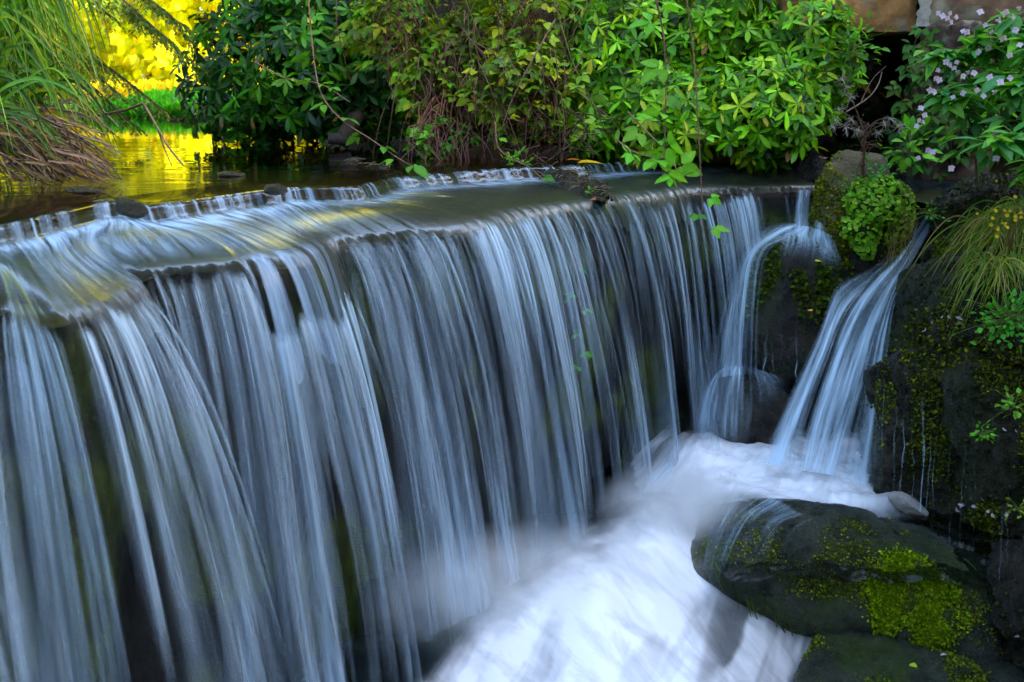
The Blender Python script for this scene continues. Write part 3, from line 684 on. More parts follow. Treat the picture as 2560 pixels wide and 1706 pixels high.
# upright boulder at the head of the cascade
bc = P(851, 205, 6.25)
BV, BF, BR = rock('mossy_boulder', 'upright brown boulder with mossy flanks parting the stream at the lip', 'boulder', P(855, 217, 6.25), (.27, .24, .42), M_BOULDER, (0, .05, .3), 5,
    mossf=lambda V, n: np.clip(ss(.42, .6, fbm(V[:, 0]*5, V[:, 1]*5, V[:, 2]*5, 3))*.5+ss(-.12, -.42, V[:, 2]-.0)*.9, 0, 1),
    tufts=[('moss_patch', lambda V, n: np.clip(ss(.0, -.3, V[:, 2])+ss(-.05, -.25, V[:, 0]-bc[0]), 0, 1)*ss(.40, .6, fbm(V[:, 0]*7, V[:, 1]*7, V[:, 2]*4, 8)), 5200, dict(size=(.010, .022), cols=[(.17, .2, .006), (.12, .15, .006), (.24, .26, .008), (.08, .10, .008)]))],
    planes=10, extra=((0, -1, .15, .8), (-1, -.3, 0, .85), (.1, 0, 1, .92), (.6, -.5, .5, .9)), amp=.06)
V, Fc, _ = rock('wet_rock', 'black wet rock overhung by the green cushion plant, right under the upright boulder', 'rock', P(874, 246, 6.15), (.22, .24, .22), M_DARK, (0, 0, .4), 8, mossf=lambda V, n: .25*ss(.4, .6, fbm(V[:, 0]*6, V[:, 1]*6, V[:, 2]*6, 3)),
    tufts=[('moss_patch', lambda V, n: ss(-.2, -.3, V[:, 2])*ss(2.4, 2.28, V[:, 0])*ss(.45, .6, fbm(V[:, 0]*7, V[:, 1]*7, V[:, 2]*7, 8)), 1200, dict(size=(.010, .022)))], amp=.06)

# algae-hung rock below it
rock('algae_rock', 'dark rock hung with wet green algae, threads of water down its face', 'rock', P(797, 305, 6.05), (.32, .28, .47), M_DARK, (0, .08, .2), 14, mossf=lambda V, n: .9*ss(.40, .6, fbm(V[:, 0]*9, V[:, 1]*9, V[:, 2]*1.6, 3)),
    tufts=[('algae_fringe', lambda V, n: ss(-.95, -.5, V[:, 2])*ss(.42, .6, fbm(V[:, 0]*9, V[:, 1]*9, V[:, 2]*1.3, 9)), 2600, dict(size=(.012, .035), cols=[(.05, .09, .006), (.09, .13, .008), (.03, .05, .006)]))],
    planes=10, extra=((0, -1, .12, .8), (0, 0, 1, .85), (.9, -.4, 0, .9)), amp=.05)
rock('wet_rock', 'round dark stone under the splashing dome of water below the algae-hung rock', 'rock', P(752, 425, 5.85), (.26, .22, .30), M_DARK, (0, 0, .5), 17, mossf=lambda V, n: .3*ss(.4, .6, fbm(V[:, 0]*6, V[:, 1]*6, V[:, 2]*6, 3)))
rock('wet_rock', 'dark sloping rock behind the right-hand cascade', 'rock', P(850, 385, 6.25), (.55, .35, .85), M_DARK, (.25, .1, .1), 19, mossf=lambda V, n: .8*ss(.45, .6, fbm(V[:, 0]*5, V[:, 1]*5, V[:, 2]*2, 3)), amp=.05, planes=12)
rock('wet_rock', 'low dark rock in the mouth of the cascade below the cushion plant', 'rock', P(905, 285, 6.45), (.42, .30, .26), M_DARK, (0, 0, .2), 23, mossf=lambda V, n: .7*ss(.45, .6, fbm(V[:, 0]*5, V[:, 1]*5, V[:, 2]*2, 3)), amp=.05)

# the big slab at lower right
SL, SR = P(735, 560, 4.72), P(985, 610, 4.0)
sc_ = P(856, 590, 4.45)+[0, .12, 0]
yaw, pitch = -.32, .17
big = dict(planes=8, sub=6, amp=.045, k=15, fr=3, extra=((0, -.82, .6, .80), (0, -.98, -.25, .86), (-.9, -.2, .45, .86), (.1, .2, 1, .80), (.25, -.35, 1, .82), (.9, -.3, .2, .92), (0, -.2, -1, .75)))
c_m = P(926, 612, 4.0); c_e = P(848, 545, 4.4)
KV, KF, KR = rock('mossy_slab', 'biggest wet dark rock, long slab with a bright moss patch beside the plunge pool', 'rock', sc_, (.86, .48, .42), M_SLAB, (0, pitch, yaw), 31,
    mossf=lambda V, n: np.clip(.15+.9*ss(.45, .65, fbm(V[:, 0]*3, V[:, 1]*3, V[:, 2]*3, 6))+near(V, c_m, np.array([.34, .5, .30]), .8), 0, 1)*ss(-.55, .1, -n[:, 1]),
    tufts=[('moss_patch', lambda V, n: near(V, c_m, np.array([.27, .45, .27]), .9)*ss(.30, .52, fbm(V[:, 0]*11, V[:, 1]*11, V[:, 2]*6, 8)), 9000, dict(size=(.008, .019), cols=[(.22, .34, .005), (.15, .24, .004), (.29, .37, .007), (.10, .15, .004)])),
           ('moss_fringe', lambda V, n: ss(.60, .2, np.abs(n[:, 2]-.62)*2.6)*ss(.46, .62, fbm(V[:, 0]*5, V[:, 1]*5, V[:, 2]*5, 12))*ss(-.3, .2, -n[:, 1]), 3400, dict(size=(.006, .014), cols=[(.14, .17, .008), (.09, .12, .006), (.2, .22, .01)]))], **big)
rock('mossy_slab', 'lower dark rock with yellow-green moss edge below the big slab, at the picture foot', 'rock', P(945, 716, 3.95)+[0, .05, 0], (.62, .5, .24), M_SLAB, (0, .22, -.35), 41,
    mossf=lambda V, n: np.clip(.2+.9*ss(.45, .65, fbm(V[:, 0]*3, V[:, 1]*3, V[:, 2]*3, 6)), 0, 1),
    tufts=[('moss_patch', lambda V, n: ss(.2, .6, n[:, 2])*ss(.5, .62, fbm(V[:, 0]*5, V[:, 1]*5, V[:, 2]*5, 12)), 3200, dict(size=(.007, .016), cols=[(.14, .19, .008), (.09, .12, .006), (.2, .24, .01)]))], planes=8, sub=6, amp=.05, k=30)
# thin water sliding over the slab's upper left
def on_rock(u, v, V, lift=.014):
    a, b = proj(V); dd = np.hypot(a-u, b-v); k = np.where(dd < 7)[0]
    if not len(k): return None
    j = k[np.argmin(V[k, 1])]; p = P(u, v, V[j, 1]); return p+nrm(np.array([0, 0, ZC])-p)*lift
def film(lines, nu, nv, seed, dens):
    ln = []
    for l in lines:
        q = spline(np.array(l, float), 14); pts = [on_rock(u, v, KV) for u, v in q]; ys = [p for p in pts if p is not None]
        if len(ys) < 3: continue
        pts = [p if p is not None else P(u, v, ys[-1][1]-.03) if i > 6 else P(u, v, ys[0][1]) for i, (p, (u, v)) in enumerate(zip(pts, q))]; ln.append(pts)
    return flow(ln, nu, nv, seed, dens, ridge=.006, floor=.05, fs=95)
sheet('rock_film_water', [film([[(722, 494), (711, 522), (704, 555), (700, 590)], [(750, 494), (727, 517), (714, 550), (708, 585)], [(776, 497), (748, 516), (730, 550), (718, 592)], [(800, 512), (775, 524), (755, 555), (738, 605)], [(818, 518), (800, 530), (782, 560), (768, 612)]], 170, 50, 77,
    lambda a, t: (.5*ss(1, .25, a)+.14)*(.2+.8*ss(.32, .58, fbm(a*8, t*2, 0, 68, 3)))*ss(0, .05, t)*ss(1.05, .35, t)*soft(a, t, .08))], M_CASC)
# algae hanging from the slab's left lip over the foam
hg = root('trailing_algae', P(740, 575, 4.35), 'dark green strands trailing from the big slab into the foam', 'algae')
B = Bag()
for k in range(46):
    q = rng.uniform(); p0 = P(712+q*75+rng.normal()*3, 560+q*52+rng.normal()*5, 4.42-q*.1); l = rng.uniform(.05, .16)
    B.ribbon(spline([p0, p0+[.02, -.03, -l*.5], p0+[.045+rng.normal()*.02, -.035, -l]], 6), .004, pick([(.02, .035, .006), (.06, .09, .008)], 1)[0], np.array([0, 1., 0]))
B.build('strand', M_GRASS, hg)

# right-hand bank wall of wet rocks
wallr = [((958, 345), 5.45, (.42, .4, .52), 51, 'wet rock face below the grass tuft, at the right of the cascade'), ((930, 430), 5.25, (.40, .36, .55), 52, 'dripping rock just right of the cascade, threads of water down it'),
    ((1010, 425), 5.0, (.45, .42, .55), 53, 'rock of the right bank with moss streaks, under the small green leaves'), ((1020, 505), 4.95, (.5, .4, .36), 54, 'lowest dark rock of the right bank, behind the shallow pool on the slab'),
    ((992, 212), 6.0, (.38, .3, .2), 58, 'low mossy bank rock between the side stream and the grass tuft'), ((1040, 300), 5.1, (.5, .45, .45), 55, 'dark rock at the top of the right bank, under the yellow flowers'), ((1085, 600), 4.2, (.42, .4, .40), 56, 'black rock at the right edge beside the big slab'), ((952, 268), 5.7, (.16, .2, .2), 57, 'small dark wet stone left of the grass tuft at the cascade')]
for (uv_, Y_, sm, sd_, lab) in wallr:
    rock('bank_rock', lab, 'rock', P(*uv_, Y_), sm, M_DARK, (.1*rng.normal(), .1*rng.normal(), rng.uniform(-.5, .5)), sd_, mossf=lambda V, n: .75*ss(.44, .6, fbm(V[:, 0]*4, V[:, 1]*4, V[:, 2]*2.2, 3)),
        tufts=[('moss_patch', lambda V, n: ss(.1, -.4, n[:, 1])*ss(.53, .64, fbm(V[:, 0]*5, V[:, 1]*5, V[:, 2]*2.4, 60)), 1700, dict(size=(.008, .02), cols=[(.11, .14, .006), (.18, .21, .008), (.06, .08, .006)])),
               ('wet_growth', lambda V, n: ss(.1, -.4, n[:, 1]), 1500, dict(size=(.008, .022), cols=[(.02, .03, .008), (.03, .03, .015), (.04, .05, .01)]))], group='rocks of the right bank', amp=.10, planes=11, fr=4.5)
o = rock('pale_stone', 'pale smooth stone end lying where trickles land behind the slab', 'stone', P(908, 505, 4.88), (.13, .05, .045), M_PALE, (0, .55, -.2), 71, sub=4, amp=.03)

# stones and debris along the upper step
st = [((131, 206), 3.98, (.06, .06, .045), 'wet dark stone that splits the small step, left of the long white run', 81), ((274, 187), 4.95, (.06, .07, .035), 'brown-grey stone on the small step, third of the way along', 82),
    ((231, 173), 5.75, (.075, .05, .018), 'flat dark stone breaking the surface just above the step', 83), ((84, 189), 4.55, (.075, .05, .016), 'flat dark stone in the shallow water below the tall grass', 84),
    ((352, 161), 6.9, (.10, .06, .03), 'small rounded stone at the head of the debris strip on the step', 85), ((411, 144), 8.3, (.20, .09, .05), 'long low grey stone in the still water below the brambles', 86),
    ((350, 138), 8.6, (.10, .06, .03), 'small pale stone at the foot of the leaning trunk', 87)]
for (uv_, Y_, sm, lab, sd_) in st:
    rock('stream_stone', lab, 'stone', P(*uv_, Y_)+[0, 0, -.01], sm, M_STREAM, (0, .1*rng.normal(), rng.uniform(-.4, .4)), sd_, mossf=lambda V, n: .3+0*V[:, 0], sub=4, amp=.08, group='stones on the small step')
def mound(name, label, cat, line, w, h, mat, tuftn, tcols, seed, twigs=60):
    pts = spline([np.array(q) for q in line], 60); r = root(name, pts[30]-[0, 0, .05], label, cat)
    T = nrm(np.gradient(pts, axis=0)); S = nrm(np.cross(T, [0, 0, 1.]))
    q = np.linspace(-1, 1, 25); env = (np.sin(np.linspace(.12, PI-.12, 60))**.6)[:, None]
    V = pts[:, None, :]+S[:, None, :]*(q[None, :]*w*env)[..., None]
    hgt = (1-q[None, :]**2)*h*env*(.5+1.1*fbm(V[..., 0]*9, V[..., 1]*9, 0, seed)); V[..., 2] += hgt-.03
    Vf = V.reshape(-1, 3); Q = gridf(60, 25); Tr = np.vstack([Q[:, [0, 1, 2]], Q[:, [0, 2, 3]]])
    mk('heap_body', Vf, Q, mat, r, fl={'moss': .4*ss(.45, .6, fbm(Vf[:, 0]*8, Vf[:, 1]*8, 0, 5))})
    moss_tufts('moss_patch', Vf, Tr, .1+ss(.48, .6, fbm(Vf[:, 0]*6, Vf[:, 1]*6, 0, 15)), tuftn, r, size=(.008, .025), cols=tcols)
    B = Bag()
    for k in range(twigs):
        p = Vf[rng.integers(len(Vf))]+[0, 0, .005]; dd = nrm(rng.normal(size=3)*[1, 1, .4]+[0, 0, .1])*rng.uniform(.03, .12)
        B.tube([p-dd*.5, p+[0, 0, .012], p+dd*.5], .003, .0015, pick([(.06, .035, .02), (.16, .11, .07), (.03, .02, .012), (.22, .17, .1)], 1)[0], 4, 4)
    B.build('twig_litter', M_BARK, r); return r
mound('debris_heap', 'mossy heap of twigs and debris dividing the apron beside the brambles', 'debris', [P(508, 168, 6.9), P(530, 172, 6.7), P(560, 178, 6.35), P(590, 187, 5.95), P(608, 196, 5.6)], .11, .075, M_DARK, 1500, [(.05, .05, .01), (.03, .02, .01), (.09, .1, .01), (.06, .035, .02)], 4, 160)
mound('debris_heap', 'narrow strip of wet dark debris lying across the small step', 'debris', [P(348, 160, 6.95), P(372, 168, 6.55), P(392, 174, 6.2), P(404, 184, 5.85)], .065, .05, M_DARK, 500, [(.04, .03, .015), (.03, .02, .01), (.12, .09, .06)], 6, 60)
rock('bank_rock', 'black wet stones under the bush at the right end of the lip, beside the boulder', 'rock', P(812, 165, 6.9), (.10, .15, .12), M_DARK, (0, 0, .3), 93, amp=.08)
# stream arriving from under the bridge
X, Y = np.meshgrid(np.linspace(2.05, 3.3, 50), np.linspace(6.05, 11, 60), indexing='ij')
V = np.stack([X, Y, -.115+.01*(fbm(X*5, Y*5, 0, 3)-.5)+.0*X], -1)
mk('side_stream_water', V.reshape(-1, 3), gridf(50, 60), M_APRON, uv=V[..., :2].reshape(-1, 2), fl={'dens': 0*X+.03, 'rip': 0*X+.25})['kind'] = 'structure'
Zb = -.19+.10*(fbm(X*3, Y*3, 0, 8)-.5)
mk('side_stream_bed', np.stack([X, Y, Zb], -1).reshape(-1, 3), gridf(50, 60), M_LEDGE, fl={'moss': ss(.35, .55, fbm(X*2, Y*2, 0, 9))})['kind'] = 'structure'
# ------------------------------------------------------------------ stone bridge at the upper right
def block(B, x0, x1, y0, y1, z0, z1, C, seed, nx=60, ny=12, nz=34, amp=.03):
    """rough-dressed stone: box faces roughened by one shared field"""
    def face(o, a, b, na, nb):
        i, j = np.meshgrid(np.linspace(0, 1, na), np.linspace(0, 1, nb), indexing='ij')
        V = np.array(o)+i[..., None]*np.array(a)+j[..., None]*np.array(b); cc = np.array([(x0+x1)/2, (y0+y1)/2, (z0+z1)/2]); hs = np.array([x1-x0, y1-y0, z1-z0])/2
        q = (V-cc)/hs; rd = np.sort(np.abs(q), axis=-1)[..., 1]; V = V-nrm(q)*(.02*ss(.82, 1, rd))[..., None]
        f = fbm(V[..., 0]*6+seed, V[..., 1]*6, V[..., 2]*6, seed, 6)-.5
        V = V+nrm(q)*(f*amp*2)[..., None]; lich = ss(.60, .68, fbm(V[..., 0]*9, V[..., 1]*9, V[..., 2]*9, seed+9))[..., None]; Cc = C*(1+2.0*(fbm(V[..., 0]*4, V[..., 1]*4, V[..., 2]*4, seed+3)-.5))[..., None]*(1-lich)+lich*np.array([.20, .17, .11])
        B.add(V, gridf(na, nb), Cc.reshape(-1, 3))
    dx, dy, dz = x1-x0, y1-y0, z1-z0
    face((x0, y0, z0), (dx, 0, 0), (0, 0, dz), nx, nz); face((x0, y1, z0), (0, 0, dz), (dx, 0, 0), nz, nx)
    face((x0, y0, z0), (0, 0, dz), (0, dy, 0), nz, ny); face((x1, y0, z0), (0, dy, 0), (0, 0, dz), ny, nz)
    face((x0, y0, z1), (dx, 0, 0), (0, dy, 0), nx, ny); face((x0, y0, z0), (0, dy, 0), (dx, 0, 0), ny, nx)
br = root('stone_bridge', (3.4, 8, -.2), 'old brown stone bridge over the side stream, shaded beneath', 'bridge')
BY = 7.4
pa, pb, pc = P(835, 33, BY), P(918, 30, BY), P(1060, 26, BY)
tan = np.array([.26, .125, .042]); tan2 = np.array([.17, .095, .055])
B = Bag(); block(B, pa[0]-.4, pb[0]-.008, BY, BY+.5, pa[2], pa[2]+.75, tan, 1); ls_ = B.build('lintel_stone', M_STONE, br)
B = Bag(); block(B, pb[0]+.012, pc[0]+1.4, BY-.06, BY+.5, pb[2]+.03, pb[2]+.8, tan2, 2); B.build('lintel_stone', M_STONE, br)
i_, j_ = np.meshgrid(np.linspace(-1, 1, 9), np.linspace(0, 1, 60), indexing='ij')
wj = .012+.035*fbm(j_*9, 0, 0, 3)**2*2
V = np.stack([pb[0]+.01+.06*(fbm(j_*4, 0, 0, 8)-.5)+i_*wj, BY-.066-.008*(1-i_**2)+.012*(fbm(i_*3, j_*40, 0, 4)-.5), pb[2]+.02+j_*.78], -1); B = Bag(); B.add(V, gridf(9, 60), np.array([.34, .31, .26])); B.build('mortar_joint', M_STONE, ls_)
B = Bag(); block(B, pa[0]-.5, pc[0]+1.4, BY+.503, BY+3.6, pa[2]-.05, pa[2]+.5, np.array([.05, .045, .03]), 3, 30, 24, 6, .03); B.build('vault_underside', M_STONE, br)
q = P(932, 110, 6.9)
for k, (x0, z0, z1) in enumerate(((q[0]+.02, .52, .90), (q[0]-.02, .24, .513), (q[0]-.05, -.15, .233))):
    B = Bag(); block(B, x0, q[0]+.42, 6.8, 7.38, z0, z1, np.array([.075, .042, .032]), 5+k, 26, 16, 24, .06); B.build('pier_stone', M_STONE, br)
# ------------------------------------------------------------------ bushes
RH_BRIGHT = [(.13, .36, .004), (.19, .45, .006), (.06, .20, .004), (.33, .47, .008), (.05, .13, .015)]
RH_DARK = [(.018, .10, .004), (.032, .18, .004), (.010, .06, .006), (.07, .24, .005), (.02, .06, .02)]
BRAM = [(.20, .31, .014), (.26, .37, .02), (.11, .20, .014), (.34, .36, .014), (.14, .34, .010), (.07, .12, .02)]
def blob_points(c, rx, ry, rz, n, inner=.6, back=.25, lump=.22, seed=0):
    """points through the outer part of a lumpy mass, with outward directions"""
    d = rdir(int(n*2.2)); d = d[(d[:, 1] < back) | (rng.uniform(size=len(d)) < .25)][:n]
    r = (inner+(1-inner)*rng.uniform(0, 1, len(d))**.6)*(1+lump*2*(fbm(d[:, 0]*2.2+seed, d[:, 1]*2.2, d[:, 2]*2.2, seed)-.5))
    return np.array(c)+d*r[:, None]*[rx, ry, rz], d
def whorls(B, pos, axis, kind, nl, length, cols, w=None, tilt=(-.35, .45), droop=0., jit=.2):
    """a rosette of leaves at each shoot tip"""
    n = len(pos); k = rng.integers(nl[0], nl[1]+1, n); i = np.repeat(np.arange(n), k); m = len(i)
    j = np.concatenate([np.arange(q) for q in k]); ph = rng.uniform(0, 6.28, n)[i]+j*2.399+rng.normal(0, .2, m)
    el = rng.uniform(*tilt, m)+.35*(j > 5)
    Fr = frames(axis); A = Fr[i, :, 0]; Bx = Fr[i, :, 1]; Cx = Fr[i, :, 2]
    D = (np.cos(ph)*np.cos(el))[:, None]*Bx+(np.sin(ph)*np.cos(el))[:, None]*Cx+np.sin(el)[:, None]*A
    D = nrm(D+[0, 0, -droop])
    base = pick(cols, n, w, .12)[i]*(1+rng.normal(0, jit, (m, 1)))
    leaves(B, kind, pos[i]+D*.006, frames(D, up=A, roll=rng.normal(0, .35, m)), rng.uniform(*length, m), np.clip(base, .003, 1))
def stems(B, pos, foot, n, C, r=(.010, .003), sag=.15):
    for k in rng.choice(len(pos), min(n, len(pos)), replace=False):
        f = np.array(foot)+rng.normal(0, .10, 3)*[1, 1, .2]; p = pos[k]; m = f*.45+p*.55+[0, 0, sag*rng.uniform(-.2, 1)]+rng.normal(0, .05, 3)
        B.tube([f, m, p], *r, C*rng.uniform(.6, 1.4), 5, 9)
def rhodo(name, label, uv_, Y, ru, rv, dep, nw, cols, w, seed, length=(.08, .16), group='rhododendron bushes over the stream', droop=.15, nl=(5, 9), jit=.2):
    c = P(*uv_, Y); rx, rz = ru*Y/FPX, rv*Y/FPX
    foot = np.array([c[0], Y+dep*.6, max(.05, c[2]-rz)])
    r = root(name, foot, label, 'bush', group)
    p, d = blob_points(c, rx, dep, rz, nw, .55, .35, .25, seed)
    ax = nrm(d*.8+rng.normal(0, .35, d.shape)+[0, -.25, .45])
    B = Bag(); whorls(B, p, ax, 'lance', nl, length, cols, w, droop=droop, jit=jit)
    B.build('foliage', M_LEAF, r)
    q_ = rng.choice(len(p), 26); B = Bag(); D_ = nrm(rng.normal(0, .5, (26, 3))+[0, -.4, -.8])
    leaves(B, 'lance', p[q_]+d[q_]*.05, frames(D_, roll=rng.normal(0, 1, 26)), rng.uniform(.06, .12, 26), pick([(.45, .36, .02), (.30, .15, .03), (.16, .08, .03), (.5, .45, .03)], 26)); B.build('faded_foliage', M_LEAF, r)
    B = Bag(); stems(B, p, foot, 46, np.array([.07, .045, .025])); B.build('branch', M_BARK, r)
    return r
YB = .45
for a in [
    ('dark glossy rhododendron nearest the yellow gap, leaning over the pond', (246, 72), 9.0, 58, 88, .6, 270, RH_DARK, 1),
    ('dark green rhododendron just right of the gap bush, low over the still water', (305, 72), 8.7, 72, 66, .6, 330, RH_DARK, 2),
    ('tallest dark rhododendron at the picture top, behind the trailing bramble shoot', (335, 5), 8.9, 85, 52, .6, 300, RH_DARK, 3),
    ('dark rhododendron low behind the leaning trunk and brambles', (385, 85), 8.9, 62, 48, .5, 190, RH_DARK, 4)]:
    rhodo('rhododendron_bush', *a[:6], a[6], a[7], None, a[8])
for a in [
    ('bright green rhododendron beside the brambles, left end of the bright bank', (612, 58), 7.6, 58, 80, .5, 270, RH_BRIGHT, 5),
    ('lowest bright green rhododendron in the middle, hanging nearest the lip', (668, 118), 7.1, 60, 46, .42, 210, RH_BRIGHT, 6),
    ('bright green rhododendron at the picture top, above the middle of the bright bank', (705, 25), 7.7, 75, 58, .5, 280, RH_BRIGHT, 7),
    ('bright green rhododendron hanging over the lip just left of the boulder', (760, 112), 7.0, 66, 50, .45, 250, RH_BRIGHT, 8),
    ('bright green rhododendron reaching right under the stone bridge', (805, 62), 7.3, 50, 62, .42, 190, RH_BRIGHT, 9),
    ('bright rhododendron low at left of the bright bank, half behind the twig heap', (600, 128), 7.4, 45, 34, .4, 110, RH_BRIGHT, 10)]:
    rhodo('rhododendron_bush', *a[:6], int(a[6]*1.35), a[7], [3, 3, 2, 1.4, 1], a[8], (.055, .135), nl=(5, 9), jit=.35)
# brambles
def bramble_leafset(B, pos, D, size, cols, w=None, edge=True):
    """three leaflets on a stalk"""
    n = len(pos); Fr = frames(D, roll=rng.normal(0, .5, n)); base = pick(cols, n, w, .16)
    for a, s_ in ((0, 1.1), (1.15, .9), (-1.15, .9)):
        d = math.cos(a)*Fr[:, :, 0]+math.sin(a)*Fr[:, :, 1]; d = nrm(d+[0, 0, -.18]+rng.normal(0, .12, d.shape))
        sc = size*s_*rng.uniform(.8, 1.15, n)
        R = frames(d, up=Fr[:, :, 2], roll=rng.normal(0, .25, n))
        e = np.where(rng.uniform(size=(n, 1)) < .14, np.array([[.22, .10, .02]]), base) if edge else base
        leaves(B, 'ovate', pos+d*sc[:, None]*.12, R, sc, base*(1+rng.normal(0, .08, (n, 1))), e)
def bramble(label, uv_, Y, ru, rv, dep, n, seed, cols=BRAM, size=(.04, .092), dead=70):
    c = P(*uv_, Y); rx, rz = ru*Y/FPX, rv*Y/FPX; foot = np.array([c[0]+.1, Y+.3, .08])
    r = root('bramble_bush', foot, label, 'bush', 'bramble bushes over the stream')
    p, d = blob_points(c, rx, dep, rz, int(n*1.25), .6, .3, .3, seed)
    B = Bag(); bramble_leafset(B, p, nrm(d*[.7, .7, .3]+[0, -.35, -.25]+rng.normal(0, .3, d.shape)), rng.uniform(*size, len(p)), cols)
    B.build('foliage', M_BRAMBLE, r)
    B = Bag(); stems(B, p, foot, 60, np.array([.20, .075, .05]), (.007, .003), .3)
    for k in range(30):
        a = c+[rng.uniform(-rx, rx), -dep*rng.uniform(.5, .9), rz*rng.uniform(-.2, .9)]; b = a+[rng.normal()*.2, -.05, -rng.uniform(.3, .7)]
        B.tube([a, (a+b)/2+[rng.normal()*.05, -.06, .05], b], .004, .002, (.16, .07, .05), 5, 8)
    B.build('cane', M_STEM, r)
    p, d = blob_points(c-np.array([0, 0, rz*.45]), rx*.7, dep*.9, rz*.5, dead, .5, .3, .3, seed+4)
    B = Bag(); D = nrm(rng.normal(0, .5, p.shape)+[0, -.2, -1]); leaves(B, 'ovate', p, frames(D, roll=rng.uniform(0, 6, len(p))), rng.uniform(.03, .065, len(p)), pick([(.16, .06, .02), (.24, .10, .03), (.10, .04, .02)], len(p)))
    B.build('withered_foliage', M_SOFT, r)
bramble('large olive bramble bush at the picture top, left of the bright bank', (430, 22), 8.0, 82, 58, .5, 430, 1, dead=20)
bramble('olive bramble bush in the middle, above the debris strip', (452, 84), 7.7, 52, 56, .4, 260, 2)
bramble('olive bramble bush with browned leaves, above the twig heap', (525, 88), 7.3, 54, 52, .4, 290, 3, dead=110)
bramble('bramble bush at the picture top against the bright rhododendrons', (530, 15), 7.6, 62, 46, .4, 260, 4, dead=20)
bramble('small low bramble trailing to the water beside the small step', (440, 138), 7.2, 34, 20, .2, 60, 5, [(.09, .30, .015), (.12, .34, .02), (.06, .2, .015)], (.04, .065), 4)
# dead twig tangle below the brambles
tg = root('twig_tangle', P(560, 158, 7.1), 'tangle of bare dead twigs under the brambles by the twig heap', 'twigs')
for nm, m_ in (('tangle', 120),):
    B = Bag()
    for k in range(m_):
        a = P(rng.uniform(500, 600), rng.uniform(105, 160), rng.uniform(6.9, 7.3)); b = a+[rng.normal()*.22, rng.normal()*.08, -abs(rng.normal())*.16]
        B.tube([a, (a+b)/2+rng.normal(0, .035, 3), b], .0045, .0015, pick([(.10, .05, .04), (.06, .03, .02), (.17, .11, .08)], 1)[0], 4, 7)
    B.build(nm, M_BARK, tg)
# bramble shoots hanging free in front
def cane(label, pts, n, size, cols, seed, r=.0052, C=(.24, .12, .08), stray=.02):
    p = spline([P(*q) for q in pts], 40); rt = root('bramble_cane', p[0], label, 'bramble shoot', 'bramble shoots hanging over the water')
    B = Bag(); B.tube(p, r, r*.5, C, 6); B.build('cane', M_STEM, rt)
    for j in range(n):
        k = int((j+.6)/n*39); a = p[k]; sd = (-1)**j
        d = nrm(np.array([sd*.8, -.35, -.1])+rng.normal(0, .25, 3)); e = a+d*rng.uniform(.02, .05)
        B = Bag(); B.tube([a, (a+e)/2+[0, 0, .006], e], .0016, .0012, (.12, .14, .03), 4, 4)
        bramble_leafset(B, e[None], d[None], np.array([rng.uniform(*size)]), cols, edge=False); B.build('leaf_spray', M_BRAMBLE, rt)
GL = [(.10, .36, .015), (.14, .42, .02), (.08, .28, .02)]
cane('long bramble shoot crossing the dark bushes and dipping into the stream above the debris strip', [(308, -6, 6.6), (314, 60, 6.45), (322, 95, 6.3), (342, 120, 6.15), (372, 140, 6.0), (398, 158, 5.9), (412, 166, 5.88)], 9, (.065, .095), GL, 1)
cane('bramble runner arching left to right from the gap bush to the long bramble shoot', [(255, 62, 7.2), (285, 78, 6.9), (320, 84, 6.7), (350, 102, 6.5)], 6, (.045, .07), GL, 2)
cane('hanging bramble shoot that dangles lowest, in front of the fall', [(686, -6, 5.2), (694, 60, 5.2), (699, 140, 5.2), (702, 200, 5.2), (703, 236, 5.2)], 9, (.055, .08), GL, 3, .0048)
cane('blurred near bramble shoot with large leaves in front of the bright bank', [(655, -6, 4.6), (664, 40, 4.6), (666, 90, 4.6), (664, 150, 4.62), (662, 178, 4.65)], 9, (.075, .11), GL, 4, .005)
cane('yellowish bramble cane slanting down between the brambles and bright bank', [(552, -6, 6.0), (572, 60, 6.0), (590, 98, 6.0), (604, 128, 6.05)], 10, (.06, .085), [(.2, .34, .02), (.14, .30, .02)], 5, .005, (.2, .16, .05))
cane('bramble runner reaching from the bright bank down over the lip', [(615, 138, 6.0), (630, 150, 5.9), (652, 157, 5.8), (668, 158, 5.75)], 4, (.06, .08), GL, 6)
cane('leafy bramble sprays behind the fall, seen through the water', [(575, 255, 5.6), (580, 300, 5.56), (583, 340, 5.54), (581, 372, 5.52)], 6, (.04, .06), GL, 7)
cane('thin brown bramble cane arching across the middle brambles', [(555, 20, 6.9), (535, 55, 6.8), (512, 100, 6.75), (502, 128, 6.75)], 3, (.04, .06), BRAM, 8, .006)
cane('bramble shoot drooping over the lip between the two hanging shoots, big leaves', [(628, 112, 6.4), (650, 135, 6.2), (672, 158, 6.0), (678, 182, 5.9)], 6, (.08, .11), GL, 12)
cane('bare bramble cane standing up from the twig heap', [(495, 122, 6.6), (500, 150, 6.5), (530, 168, 6.3), (545, 182, 6.2)], 3, (.035, .05), GL, 9)
